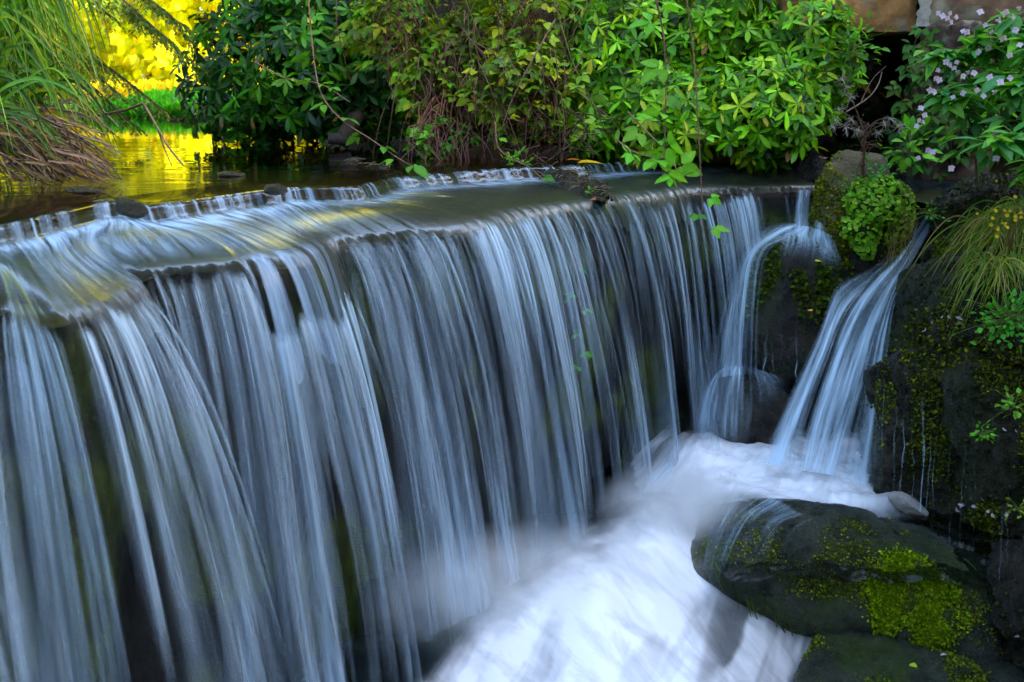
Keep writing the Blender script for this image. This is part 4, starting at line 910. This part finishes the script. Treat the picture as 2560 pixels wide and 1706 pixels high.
# dark undergrowth below the bridge
r = root('ivy_bush', P(885, 125, 9.2), 'dark undergrowth in the shade under the bridge, a few leaves turned orange', 'bush')
p, d = blob_points(P(888, 95, 9.2), .75, .5, .55, 260, .4, .4, .3, 41); B = Bag(); bramble_leafset(B, p, nrm(d+[0, -.6, -.3]), rng.uniform(.07, .11, len(p)), [(.02, .07, .012), (.03, .09, .012), (.05, .09, .012)], edge=False); B.build('foliage', M_BRAMBLE, r)
B = Bag(); stems(B, p, P(890, 150, 9.4), 24, np.array([.06, .035, .025])); B.build('branch', M_BARK, r)
pp = np.array([P(872, 95, 8.5), P(878, 92, 8.5), P(915, 98, 8.6), P(902, 63, 8.6), P(905, 108, 8.5)]); 
for k in range(5):
    B = Bag(); leaves(B, 'ovate', pp[k:k+1], frames(rng.normal(0, .5, (1, 3))+[.2, -.3, -.6]), [.10], pick([(.75, .30, .01), (.7, .42, .02)], 1)); B.build('turned_leaf', M_SOFT, r)

r = root('ivy_bush', P(935, 135, 6.9), 'dark green ivy hanging over the bridge pier behind the balsam flowers', 'bush')
p, d = blob_points(P(945, 100, 6.85), .36, .22, .52, 170, .5, .3, .3, 45); B = Bag(); bramble_leafset(B, p, nrm(d*[.6, .6, .2]+[0, -.5, -.5]), rng.uniform(.05, .085, len(p)), [(.03, .10, .012), (.05, .14, .015), (.07, .12, .015)], edge=False); B.build('foliage', M_BRAMBLE, r)
B = Bag(); stems(B, p, P(940, 165, 6.95), 20, np.array([.06, .035, .025])); B.build('branch', M_BARK, r)
# leaning trunk standing in the pond
r = root('leaning_trunk', P(338, 140, 8.4), 'short leaning brown tree trunk rising from the still water', 'tree trunk')
B = Bag(); B.tube([P(340, 143, 8.4), P(347, 132, 8.4), P(354, 120, 8.45), P(362, 108, 8.6), P(372, 70, 8.9)], .075, .06, (.075, .05, .035), 12, 24); B.build('trunk', M_BARK, r)
B = Bag(); B.tube([P(328, 138, 8.3), P(338, 139, 8.32), P(348, 142, 8.38)], .05, .045, (.06, .05, .045), 9, 10); B.build('root_flare', M_BARK, r)

# ------------------------------------------------------------------ conifer at upper left
r = root('conifer_tree', (-5.2, 9.6, .3), 'feathery conifer with drooping sprays hanging over the pond behind the tall grass', 'tree')
B = Bag(); B.tube([(-5.2, 9.6, .1), (-5.15, 9.55, 1.5), (-5.2, 9.6, 4.5)], .14, .06, (.07, .045, .03), 10, 10); B.build('trunk', M_BARK, r)
nn_ = 9000; dq = rdir(nn_); pq = np.array([-4.6, 10.2, 5.6])+dq*(rng.uniform(.35, 1, (nn_, 1))**.5)*[3.6, 3.2, 3.4]*(1+.5*(fbm(dq[:, 0]*3, dq[:, 1]*3, dq[:, 2]*3, 4)-.5))[:, None]
pq = pq[pq[:, 2] > 2.3]; B = Bag(); Dq = nrm(rng.normal(0, .6, pq.shape)+[0, 0, -.5]); leaves(B, 'clump', pq, frames(Dq), rng.uniform(.12, .3, len(pq)), pick([(.03, .075, .008), (.05, .10, .01), (.02, .05, .008)], len(pq))); B.build('crown', M_GRASS, r)  # upper crown out of view, added to block sky reflected in the ledge water
CON = [(.10, .16, .01), (.06, .13, .01), (.14, .18, .012), (.04, .09, .01)]
tips = [(188, 28, 8.6), (196, 62, 8.4), (165, 110, 8.3), (140, 20, 8.2), (120, 95, 8.0), (95, 55, 7.8), (110, 15, 8.5), (165, 10, 9.0), (70, 85, 7.8), (135, 125, 8.4), (60, 25, 8.0), (30, 60, 8.0), (20, 10, 8.2), (100, 125, 8.2), (170, 40, 8.1)]
for k, (u, v, Y) in enumerate(tips):
    e = P(u, v, Y); a = np.array([-5.15, 9.55, e[2]+rng.uniform(.5, 1.3)]); a[2] -= .35; mid = a*.38+e*.62+[0, 0, .34]
    p = spline([a, mid, e], 40); B = Bag(); B.tube(p, .018, .003, (.07, .045, .03), 5); br_ = B.build('branch', M_BARK, r); B = Bag()
    T = nrm(np.gradient(p, axis=0))
    for j in range(6, 40):
        for sd_ in (-1, 1):
            tw = nrm(T[j]*.55+np.cross(T[j], [0, 0, 1])*sd_*.8+[0, 0, -.45]+rng.normal(0, .15, 3)); ln = rng.uniform(.12, .30)*(1.15-j/55)
            q = p[j]+tw*np.linspace(0, ln, 9)[:, None]+np.array([0, 0, -1])*(np.linspace(0, 1, 9)**2*ln*.3)[:, None]
            pp = np.repeat(q[1:], 2, 0); s2 = np.tile([-1, 1], 8)[:, None]; sv = nrm(np.cross(tw, [0, 0, 1.]))
            D = nrm(tw*.7+sv*s2*.8+[0, 0, -.15]+rng.normal(0, .1, pp.shape))
            leaves(B, 'lance', pp, frames(D, roll=rng.normal(0, .5, 16)), rng.uniform(.03, .055, 16), pick(CON, 16, [3, 3, 2, 2]))
    B.build('needle_spray', M_GRASS, br_)

# ------------------------------------------------------------------ tall grass at the left
GR = [(.11, .29, .006), (.07, .21, .006), (.20, .36, .008), (.32, .36, .012), (.04, .12, .006)]
DRY = [(.20, .12, .07), (.13, .075, .045), (.28, .19, .12), (.09, .055, .035)]
def tall_grass(label, Yb, nb, nd, seed, su, sv, du, dv):
    """arching blades: root on the bank off to the left, over a crest, tip hanging to the right"""
    rt = root('tall_grass', P(su[0]-30, 130, Yb), label, 'grass clump', 'tall grass clumps on the left bank')
    B = Bag()
    for k in range(nb):
        u0, v0 = rng.uniform(*su), rng.uniform(*sv); u1, v1 = u0+rng.uniform(*du), v0+rng.uniform(*dv)
        u1 = min(u1, 128-rng.uniform(0, 25)+max(0, 120-v1)*.35); v1 = min(v1, 178-rng.uniform(0, 30)); Y = Yb+rng.normal()*.22
        a = P(u0-rng.uniform(20, 70), 135+rng.normal()*20, Y+.1); c = P(u0, v0, Y); e = P(u1, v1, Y-rng.uniform(-.1, .25))
        m = c*.5+e*.5+np.array([.03, 0, .06+rng.normal()*.03])*np.linalg.norm(e-c)*1.8
        pts = spline([a, (a+c)/2+[-.06, 0, .05], c, m, e], 20)
        C = pick(GR, 1, [4, 4, 3, 1.0, 3])[0]; tipc = C if rng.uniform() < .7 else np.array([.4, .3, .02])
        B.ribbon(pts, rng.uniform(.006, .013), C, np.array([.25, -1., .25])+rng.normal(0, .35, 3))
        t = np.linspace(0, 1, 20)[:, None]; cc = B.C[-1].copy().reshape(20, 3, 3); w_ = ss(.7, 1, t)[:, :, None]; B.C[-1] = (cc*(1-w_)+tipc*w_).reshape(-1, 3)
    B.build('green_blade', M_GRASS, rt)
    B = Bag()
    for k in range(nd):
        u0, v0 = rng.uniform(-30, 55), rng.uniform(100, 165); a = P(u0, v0, Yb+rng.normal()*.2); e = P(min(u0+rng.uniform(20, 90), 120), min(v0+rng.uniform(15, 70), 181), Yb-rng.uniform(0, .3))
        pts = spline([a, (a+e)/2+rng.normal(0, .03, 3)+[0, 0, .02], e], 9)+np.cumsum(rng.normal(0, .004, (9, 3)), 0)
        if rng.uniform() < .5: B.tube(pts, .005, .003, pick(DRY, 1)[0], 5)
        else: B.ribbon(pts, .008, pick(DRY+[(.45, .28, .03)], 1)[0], np.array([.2, -1., .2]))
    B.build('dry_stem', M_STEM, rt)
tall_grass('big tall grass clump at the left edge with long green blades arching right', 5.4, 95, 60, 1, (-40, 30), (-30, 70), (15, 80), (50, 130))
tall_grass('tall grass clump nearest the water, over matted brown dry stems', 5.2, 45, 120, 2, (-30, 70), (60, 120), (20, 70), (40, 90))
tall_grass('tall grass clump behind, below the conifer sprays', 6.4, 60, 70, 3, (-20, 60), (40, 110), (10, 60), (30, 80))
tall_grass('uppermost grass clump at the top left corner, blades hanging down into view', 5.6, 70, 8, 4, (-40, 60), (-90, -10), (15, 70), (70, 170))
r = root('bent_stem', P(182, 165, 5.6), 'broken brown reed stem bent over into the pond beside the grass', 'stem'); B = Bag()
B.tube([P(95, 116, 5.9), P(125, 110, 5.8), P(142, 104, 5.75), P(147, 105, 5.75)], .008, .007, (.17, .10, .06), 6, 14)
B.tube([P(143, 103, 5.75), P(152, 118, 5.7), P(168, 146, 5.6), P(184, 166, 5.5)], .008, .005, (.22, .14, .08), 6, 14); B.tube([P(158, 130, 5.66), P(165, 150, 5.6), P(172, 166, 5.55)], .005, .003, (.14, .08, .05), 5, 10)
B.build('stem', M_STEM, r)
r = root('floating_stick', P(200, 119, 15.), 'thin dead stick lying on the pond below the far grass', 'stick'); B = Bag()
B.tube([P(168, 121, 14.8), P(190, 119.5, 15.), P(215, 118, 15.2), P(236, 117, 15.2)], .03, .015, (.09, .05, .035), 6, 14); B.tube([P(182, 120, 14.9), P(187, 114, 14.9)], .02, .01, (.09, .05, .035), 5, 4); B.build('stick', M_BARK, r)
# ------------------------------------------------------------------ right bank plants
BAL = [(.08, .30, .05), (.12, .38, .06), (.07, .24, .07), (.16, .40, .03)]
def flower_mesh():
    B = Bag(); pk = np.array([.82, .64, .84])
    P0 = np.array([(1, 0, 0)]*5, float)
    a = np.array([.5, 1.57, 2.64, 3.9, 5.5]); D = np.stack([np.cos(a), np.full(5, -.35), np.sin(a)], 1)
    leaves(B, 'clump', np.zeros((5, 3)), frames(D, up=np.array([0, -1., 0])), [.020, .017, .020, .022, .022], np.clip(pk*rng.uniform(.85, 1.15, (5, 1)), 0, 1))
    V, Fc = ICO[2]; B.add(V*[.007, .011, .008]+[0, .008, -.002], Fc, pk*.8)
    B.tube([(0, .016, -.003), (0, .022, .004), (0, .03, .016)], .0015, .001, (.25, .3, .08), 4, 4)
    return B
fb = flower_mesh(); FV = np.vstack(fb.V); FF = [np.vstack(f) for f in fb.F.values()]; FC = np.vstack(fb.C)
fproto = None
def balsam(label, foot, top, bend, nleaf, flowers, seed, size=(.09, .15)):
    global fproto
    foot, top = np.array(foot), np.array(top); p = spline([foot, foot*.45+top*.55+np.array(bend), top], 40)
    r = root('balsam_plant', foot, label, 'flowering plant', 'pink-flowered balsam plants on the right bank')
    B = Bag(); B.tube(p, .008, .003, (.16, .13, .05), 7)
    tips = []
    L = Bag(); pos = []; D = []
    for j in range(nleaf):
        k = int(8+31*(j/nleaf)); ph = j*2.4+rng.normal(0, .3); d = nrm(np.array([math.cos(ph), math.sin(ph)*.8-.25, .25+rng.normal()*.2]))
        ln = rng.uniform(.06, .16)*(1.2-k/60); b = p[k]+d*ln+[0, 0, .02]; B.tube([p[k], (p[k]+b)/2+[0, 0, .012], b], .003, .0016, (.18, .15, .05), 5, 5)
        tips.append(b)
        for q in range(rng.integers(2, 5)):
            a2 = rng.uniform(0, 6.28); dd = nrm(d*.6+np.array([math.cos(a2), math.sin(a2)*.7-.25, -.30+rng.normal()*.25])); pos.append(b-d*ln*rng.uniform(0, .7)); D.append(dd)
    pos, D = np.array(pos), np.array(D); n = len(pos)
    leaves(L, 'balsam', pos, frames(D, roll=rng.normal(0, .3, n)), rng.uniform(*size, n), pick(BAL, n))
    L.build('foliage', M_SOFT, r); B.build('stem', M_STEM, r)
    for (u, v, Y) in flowers:
        c = P(u, v, Y)
        rt = frames(nrm(np.array([[rng.normal()*.6, -1, .1+rng.normal()*.3]])), roll=np.array([rng.normal()*.4]))[0]
        # petals face local -y
        from mathutils import Matrix
        M = np.stack([rt[:, 1], -rt[:, 0], rt[:, 2]], 1)
        if fproto is None: fproto = mk('flower', FV, FF, M_PETAL, None, col=FC, origin=(0, 0, 0)); o = fproto
        else: o = fproto.copy(); COL.objects.link(o)
        o.parent = r; o.matrix_local = Matrix.Translation([float(q) for q in c-foot])@Matrix([[float(x) for x in row] for row in M]).to_4x4()@Matrix.Scale(float(rng.uniform(.62, .9)), 4)
        L2 = 0
    return r
FLW = {1: [(808, 30), (822, 42), (826, 38), (830, 78)], }
fl_px = [(938, 13), (943, 16), (947, 18), (950, 13), (951, 22), (956, 17), (963, 31), (967, 32), (946, 62), (950, 65), (954, 68), (957, 62), (938, 70), (936, 78), (939, 80), (958, 72), (963, 76), (968, 72), (974, 73), (930, 90), (934, 92), (921, 108), (925, 115), (919, 120), (923, 122), (917, 126), (953, 97), (963, 93), (918, 158), (928, 150), (933, 152), (951, 168), (996, 158), (985, 25), (991, 32), (999, 20), (1006, 12), (1013, 17), (1003, 38), (1016, 30), (988, 48), (978, 52), (1010, 55), (990, 77), (1000, 82), (1010, 78), (977, 90), (984, 96), (994, 92), (1020, 45), (980, 12), (1019, 8)]
rng.shuffle(fl_px)
pl = [('balsam plant with the lowest pink flower, hanging over the side stream', (978, 185, 5.5), (940, 95, 5.2), (0, -.1, .1)), ('balsam plant leaning farthest left towards the bridge opening, pink flowers at its tip', (985, 150, 5.7), (930, 62, 5.4), (0, -.05, .2)),
      ('balsam plant at the picture top beside the bridge stones', (1000, 140, 5.4), (972, 38, 5.3), (.05, -.05, .1)), ('balsam plant in the top right corner with dense pink flowers', (1040, 120, 5.2), (1005, 15, 5.0), (.05, 0, .1)),
      ('balsam plant in the middle of the right edge, mostly leaves', (1030, 190, 5.0), (995, 80, 4.8), (0, -.1, .1)), ('balsam plant lowest at the right edge, drooping leaves above the grass tuft', (1050, 215, 4.8), (985, 150, 4.55), (0, -.1, .15)), ('tall balsam plant cut by the right edge', (1060, 160, 4.9), (1030, 40, 4.8), (0, 0, .1))]
for k, (lab, f, t_, b) in enumerate(pl):
    fp = P(*f); fp[2] = min(fp[2], .15)
    mine = [q for q in fl_px if min(range(7), key=lambda i: abs(q[0]-pl[i][2][0])+.8*abs(q[1]-pl[i][2][1])) == k]
    balsam(lab, fp, P(*t_), b, 38, [(q[0], q[1], t_[2]-.15+rng.normal()*.05) for q in mine], k)

# cushion plant and leafy rosettes on the boulder
def disc_leaves(B, pos, nn, sc, col):
    k = 7; a = np.linspace(0, 2*PI, k, endpoint=False); T = np.stack([np.cos(a), np.sin(a)*.9, .18*np.ones(k)], 1); T = np.vstack([[0, 0, 0], T])
    Fr = frames(nn, up=np.array([.3, .2, 1.])); Rm = np.stack([Fr[:, :, 1], Fr[:, :, 2], Fr[:, :, 0]], 2)
    V = np.einsum('nij,mj->nmi', Rm, T)*np.asarray(sc)[:, None, None]+pos[:, None]
    tri = np.array([[0, 1+i, 1+(i+1) % k] for i in range(k)]); Fc = (tri[None]+(np.arange(len(pos))*(k+1))[:, None, None]).reshape(-1, 3)
    C = np.repeat(col[:, None, :], k+1, 1).copy(); C[:, 0] *= 1.25; B.add(V, Fc, C.reshape(-1, 3))
cp = P(877, 212, 5.95)
cv_, cf_, off = [], [], 0
for (uv_, Y_, sm, sd_) in (((874, 203), 5.97, (.15, .13, .13), 9), ((862, 228), 5.93, (.095, .09, .13), 10), ((896, 216), 5.98, (.085, .10, .14), 12), ((868, 246), 5.92, (.045, .05, .07), 13), ((884, 188), 6.0, (.11, .10, .07), 14)):
    V_, F_, _ = rock_shape(P(*uv_, Y_), sm, (0, .2, 0), sd_, 9, .14, 4, fr=3.5); cv_.append(V_); cf_.append(F_+off); off += len(V_)
CVv, CFf = np.vstack(cv_), np.vstack(cf_)
r = root('cushion_plant', (cp[0], cp[1], cp[2]-.2), 'lime green cushion of small round leaves spilling over the wet rock beside the boulder', 'plant')
mk('moss_core', CVv, CFf, plain_mat('cushion_core', .9, .1, 40), r, col=np.broadcast_to(np.array([.03, .05, .008]), CVv.shape))
wt = ss(.5, .0, vnormals(CVv, CFf)[:, 1])
pp, nn = scatter(CVv, CFf, wt, 2300); B = Bag(); kf = ss(.06, .15, pp[:, 0]-cp[0])
colr = pick([(.16, .40, .012), (.22, .46, .015), (.10, .30, .012), (.26, .42, .02)], 2300)*(1-.35*kf[:, None])+np.array([.10, .05, .01])*kf[:, None]*.5
disc_leaves(B, pp+nn*rng.uniform(0, .02, (2300, 1)), nrm(nn+rng.normal(0, .45, nn.shape)+[0, -.2, .3]), rng.uniform(.008, .017, 2300), colr); B.build('leaf_mat', M_SOFT, r)
B = Bag()
for k in range(60):
    a = cp+[rng.uniform(.02, .17), -.10+rng.normal()*.03, rng.uniform(-.2, .05)]; B.tube([a, a+[.01, -.02, -.06], a+[rng.normal()*.02, -.02, -rng.uniform(.1, .2)]], .0015, .001, (.22, .16, .03), 3, 5)
B.build('trailing_stem', M_STEM, r)
def rosette(name, label, cat, uvY, n, spread, size, cols, kind='ovate', updir=(0, -.3, 1), group=None):
    c = P(*uvY); r = root(name, c, label, cat, group); pos = c+rng.normal(0, 1, (n, 3))*[spread, spread*.6, spread*.7]
    D = nrm(nrm(pos-c)*.8+np.array(updir)*.3+rng.normal(0, .3, (n, 3))); B = Bag()
    leaves(B, kind, pos, frames(D, roll=rng.normal(0, .4, n)), rng.uniform(*size, n), pick(cols, n)); B.build('foliage', M_SOFT, r)
    B = Bag(); 
    for k in range(0, n, 2): B.tube([c-[0, 0, spread*.3], (c+pos[k])/2+[0, 0, .005], pos[k]], .0018, .0012, (.12, .16, .03), 4, 4)
    B.build('stem', M_STEM, r)
rosette('leafy_plant', 'small blue-green leafy plant on top of the cushion plant', 'plant', (878, 174, 6.0), 70, .055, (.022, .04), [(.05, .30, .06), (.08, .36, .07)])
rosette('leafy_plant', 'small green plant growing from the front of the upright boulder', 'plant', (851, 185, 5.95), 46, .03, (.012, .022), [(.14, .32, .012), (.2, .36, .02)], updir=(0, -1, .2))
rosette('leafy_plant', 'small fern-like sprig at the head of the right-hand cascade', 'plant', (930, 212, 5.6), 46, .05, (.018, .03), [(.06, .24, .02), (.1, .3, .03)])
rosette('leafy_plant', 'bright green leafy plant on the right bank below the grass tuft', 'plant', (1008, 318, 4.5), 190, .075, (.02, .038), [(.06, .34, .02), (.09, .40, .03), (.05, .25, .02)])
rosette('leafy_plant', 'small bright plant clinging to the right bank rock face, above the slab', 'plant', (983, 434, 4.42), 36, .028, (.016, .028), [(.10, .40, .01), (.15, .45, .02)], updir=(0, -1, 0))
rosette('leafy_plant', 'leafy stem with small yellow buds at the right edge, middle height', 'plant', (1014, 405, 4.3), 34, .05, (.022, .04), [(.12, .36, .02), (.2, .42, .03)], updir=(-.4, -.5, .3))
rosette('leafy_plant', 'yellowing leafy sprig at the right edge beside the slab', 'plant', (1019, 508, 4.0), 26, .03, (.018, .034), [(.28, .36, .02), (.18, .30, .02)], updir=(-.3, -.5, .2))
rosette('leafy_plant', 'bright green leaves sprouting above the side stream, left of the balsam', 'plant', (908, 148, 6.3), 34, .09, (.06, .1), [(.10, .36, .015), (.16, .4, .02)], updir=(-.2, -.5, .5))
rosette('leafy_plant', 'topmost fern-like sprig, hanging just below the left bridge stone', 'plant', (850, 46, 6.9), 70, .11, (.04, .07), [(.07, .24, .015), (.1, .3, .02)], updir=(.3, -.3, .6))
rosette('leafy_plant', 'tiny green sprout on the end of the twig heap at the lip', 'plant', (591, 193, 5.75), 16, .022, (.02, .035), [(.10, .36, .015)])
rosette('leafy_plant', 'small green sprouts at the head of the twig heap, under the brambles', 'plant', (517, 160, 6.6), 30, .05, (.03, .045), [(.10, .36, .015), (.14, .4, .02)])
# withered seed-headed plant
r = root('withered_plant', P(862, 175, 6.05), 'withered brown plant with white fluffy seed heads standing on the boulder', 'plant')
B = Bag(); B.tube([P(862, 190, 6.02), P(864, 150, 6.0), P(868, 122, 6.0)], .010, .005, (.10, .045, .025), 6, 16)
for k in range(110): 
    a = P(864+rng.normal()*3, rng.uniform(122, 178), 6.0); d = rng.normal(0, 1, 3); B.tube([a, a+d*.02, a+d*.035+[0, 0, -.015]], .0025, .001, pick([(.12, .05, .03), (.08, .035, .02), (.2, .1, .06)], 1)[0], 3, 4)
for (u, v) in ((842, 80), (848, 95), (838, 112), (838, 128), (884, 125), (890, 118), (896, 128), (850, 126)):
    B.tube([P(864, 140+rng.uniform(-10, 10), 6.0), P((864+u)/2, (135+v)/2-6, 5.97), P(u, v, 5.95)], .003, .0015, (.16, .10, .06), 4, 8)
B.build('stem', M_STEM, r)
B = Bag()
for (u, v) in ((842, 80), (846, 88), (850, 98), (840, 110), (836, 122), (834, 128), (846, 128), (884, 124), (890, 119), (898, 126), (902, 128), (852, 120), (858, 130), (878, 133)):
    c0 = P(u, v, 5.95); B = Bag()
    for k in range(20):
        d = nrm(rng.normal(size=3)+[0, 0, .2]); l = rng.uniform(.02, .05); B.tube([c0, c0+d*l*.6, c0+d*l+[rng.normal()*.01, 0, -.012]], .0012, .0008, pick([(.50, .45, .38), (.42, .36, .30), (.35, .32, .2)], 1)[0], 3, 4)
    B.build('seed_head', M_STEM, r)
r = root('bare_twig', P(868, 105, 6.5), 'bare pale twig reaching up in the dark below the bridge', 'twig'); B = Bag(); B.tube([P(846, 112, 6.3), P(868, 98, 6.4), P(878, 85, 6.45), P(882, 72, 6.5)], .005, .0025, (.25, .16, .11), 5, 12); B.tube([P(860, 104, 6.36), P(872, 80, 6.4), P(886, 66, 6.5)], .003, .0015, (.18, .12, .08), 4, 10); B.build('twig', M_BARK, r)
# grass tufts
def tuft(label, uvY, n, L0, cols, w, lean, seed):
    c = P(*uvY); r = root('grass_tuft', c, label, 'grass tuft', 'grass tufts on the right bank'); B = Bag()
    for k in range(n):
        f = c+rng.normal(0, 1, 3)*[.07, .04, .03]; az = rng.uniform(0, 6.28); up = rng.uniform(.35, 1.35); d = np.array([math.cos(az)*math.cos(up)+lean[0], math.sin(az)*math.cos(up)*.6+lean[1], math.sin(up)*.8])
        L_ = L0*rng.uniform(.5, 1.15); t = np.linspace(0, 1, 12)[:, None]; B.ribbon(f+d*t*L_+np.array([0, 0, -1.])*t**2.2*L_*rng.uniform(.7, 1.5), rng.uniform(.0022, .0045), pick(cols, 1, w)[0], np.array([0, -1., .3]))
    B.build('blade', M_GRASS, r)
TG = [(.08, .20, .012), (.16, .26, .015), (.34, .30, .06), (.40, .28, .11), (.22, .30, .02)]
tuft('large grass tuft with straw-coloured tips drooping over the right bank rocks', (1012, 228, 5.0), 260, .40, TG, [2, 3, 2, 2, 2], (-.22, -.35), 1)
tuft('grass tuft hanging lower, straight down the right bank rocks', (998, 265, 4.75), 140, .30, TG, [2, 3, 2, 1, 2], (-.1, -.45), 2)
tuft('grass tuft at the right edge behind the yellow flowers', (1018, 215, 4.9), 150, .34, TG, [3, 3, 1, 1, 2], (-.05, -.3), 3)
r = root('flowering_plant', P(1005, 232, 4.6), 'small plant with tiny yellow flowers on the right bank beside the grass tuft', 'flowering plant'); B = Bag(); S_ = Bag()
for k in range(26):
    a = P(1008+rng.normal()*11, 222+rng.normal()*14, 4.6+rng.normal()*.05); B = Bag(); disc_leaves(B, a[None], nrm(np.array([[rng.normal()*.3, -1, .4]])), [rng.uniform(.006, .011)], np.array([[.75, .50, .01]])); B.build('blossom', M_PETAL, r); S_.tube([P(1010, 250, 4.68), (a+P(1010, 250, 4.68))/2+[0, 0, .02], a], .0014, .001, (.2, .18, .05), 3, 6)
S_.build('stem', M_STEM, r)
# fallen leaves
def fallen(label, uvY, sz, C, tilt=.2):
    c = P(*uvY); B = Bag(); leaves(B, 'ovate', c[None], frames(nrm(np.array([[rng.normal(), rng.normal()*.6-.2, .1]])), roll=np.array([rng.normal()*tilt])), [sz], np.array([C])); o = B.build('fallen_leaf', M_SOFT); tag(o, label, 'leaf', 'fallen leaves'); o.data.update()
fallen('large yellow fallen leaf lying by the twig heap at the upper step', (578, 163, 6.5), .16, (.75, .48, .01)); fallen('orange-brown fallen leaf beside the large yellow leaf', (566, 160, 6.5), .10, (.45, .14, .02))
fallen('small yellow leaf high on the algae-hung rock', (815, 261, 5.6), .045, (.7, .5, .03)); fallen('small orange leaf lower on the algae-hung rock', (812, 311, 5.58), .045, (.65, .36, .05))
fallen('tiny yellow leaf in the shallow water near the left edge', (44, 238, 3.75), .04, (.6, .5, .03)); fallen('brown leaf at the tip of the twig heap on the lip', (591, 199, 5.5), .06, (.35, .14, .06)); fallen('brown leaf caught at the right end of the small step', (510, 160, 6.9), .06, (.3, .12, .05))
fallen('dead pale leaf lying beside the boulder top', (822, 158, 6.3), .09, (.4, .22, .14)); fallen('yellow-green leaf floating in the pool under the big slab', (910, 664, 3.75), .04, (.4, .5, .03))
# shed petals: one thing each
pet = [(952, 509), (960, 510), (966, 511), (973, 512), (978, 514), (985, 513), (990, 516), (956, 505), (981, 507), (1002, 516), (912, 499), (927, 322), (935, 320), (911, 311), (943, 318), (958, 322), (917, 330), (925, 340), (930, 354), (1006, 318), (960, 318), (996, 430), (1010, 432), (948, 652), (1003, 655), (1012, 640)]
pet = [q for q in pet]
B = Bag(); leaves(B, 'clump', np.zeros((1, 3)), frames(np.array([[1., 0, .05]])), [.03], np.array([[.72, .56, .62]])); pp0 = None
NEAR = {}
def slab_hit(u, v):
    """where the sight line meets the modelled rocks"""
    best = None
    for (V, Fc) in HITS:
        a, b = proj(V); dd = np.hypot(a-u, b-v); k = np.where(dd < 6)[0]
        if len(k):
            j = k[np.argmin(V[k, 1])]
            if best is None or V[j, 1] < best[1]: best = V[j]
    return best
HITS = [(np.array([[vv.co[0]+o.matrix_basis.translation[0], vv.co[1]+o.matrix_basis.translation[1], vv.co[2]+o.matrix_basis.translation[2]] for vv in o.data.vertices]) if o.parent is None else np.array([[vv.co[i]+o.parent.location[i] for i in range(3)] for vv in o.data.vertices]), None) for o in list(scene.objects) if o.type == 'MESH' and (o.name.startswith('stone_body'))]
desc = 'pale pink petal shed on the wet rocks of the right bank'
for k, (u, v) in enumerate(pet):
    h = slab_hit(u, v)
    if h is None: continue
    if pp0 is None: pp0 = B.build('shed_petal', M_PETAL, origin=(0, 0, 0)); o = pp0
    else: o = pp0.copy(); COL.objects.link(o)
    o.location = [float(q) for q in h+np.array([0, -.012, .012])]; o.rotation_euler = (rng.uniform(.2, .9), rng.normal()*.3, rng.uniform(0, 6)); o.scale = [float(rng.uniform(.6, 1.2))]*3
    tag(o, desc, 'petal', 'petals shed on the rocks')
# ------------------------------------------------------------------ light and camera
SUN_EL, SUN_AZ = math.radians(30), math.radians(102)      # azimuth measured from +Y towards +X
W = bpy.data.worlds.new('World'); scene.world = W; W.use_nodes = True
t = W.node_tree; bg = t.nodes['Background']; sk = t.nodes.new('ShaderNodeTexSky'); sk.sky_type = 'NISHITA'; sk.sun_disc = False
sk.sun_elevation = SUN_EL; sk.sun_rotation = SUN_AZ; sk.altitude = 100; sk.air_density = 1.25; sk.dust_density = 2.6; sk.ozone_density = .8
t.links.new(sk.outputs[0], bg.inputs[0]); bg.inputs[1].default_value = .15
from mathutils import Vector
ld = bpy.data.lights.new('sun', 'SUN'); ld.energy = 4.5; ld.angle = math.radians(.6); ld.color = (1, .93, .8)
lo = bpy.data.objects.new('sun', ld); COL.objects.link(lo)
sd = Vector((math.sin(SUN_AZ)*math.cos(SUN_EL), math.cos(SUN_AZ)*math.cos(SUN_EL), math.sin(SUN_EL)))
lo.rotation_euler = sd.to_track_quat('Z', 'Y').to_euler(); lo.location = (6, 8, 9)
cd = bpy.data.cameras.new('camera'); cd.sensor_width = 36; cd.lens = 36*FPX/1024; cd.clip_end = 1000; cd.clip_start = .05
cd.dof.use_dof = True; cd.dof.focus_distance = 5.6; cd.dof.aperture_fstop = 2.8
co = bpy.data.objects.new('camera', cd); COL.objects.link(co); co.location = (0, 0, ZC); co.rotation_euler = (PI/2-TH, 0, 0)
scene.camera = co
scene.view_settings.view_transform = 'Standard'; scene.view_settings.look = 'None'; scene.view_settings.exposure = 2.7; scene.view_settings.gamma = 1
scene.cycles.use_denoising = True; scene.cycles.volume_bounces = 4
scene.cycles.max_bounces = 8; scene.cycles.transparent_max_bounces = 24; scene.cycles.transmission_bounces = 6; scene.cycles.caustics_reflective = False; scene.cycles.caustics_refractive = False
scene.cycles.sample_clamp_indirect = 4
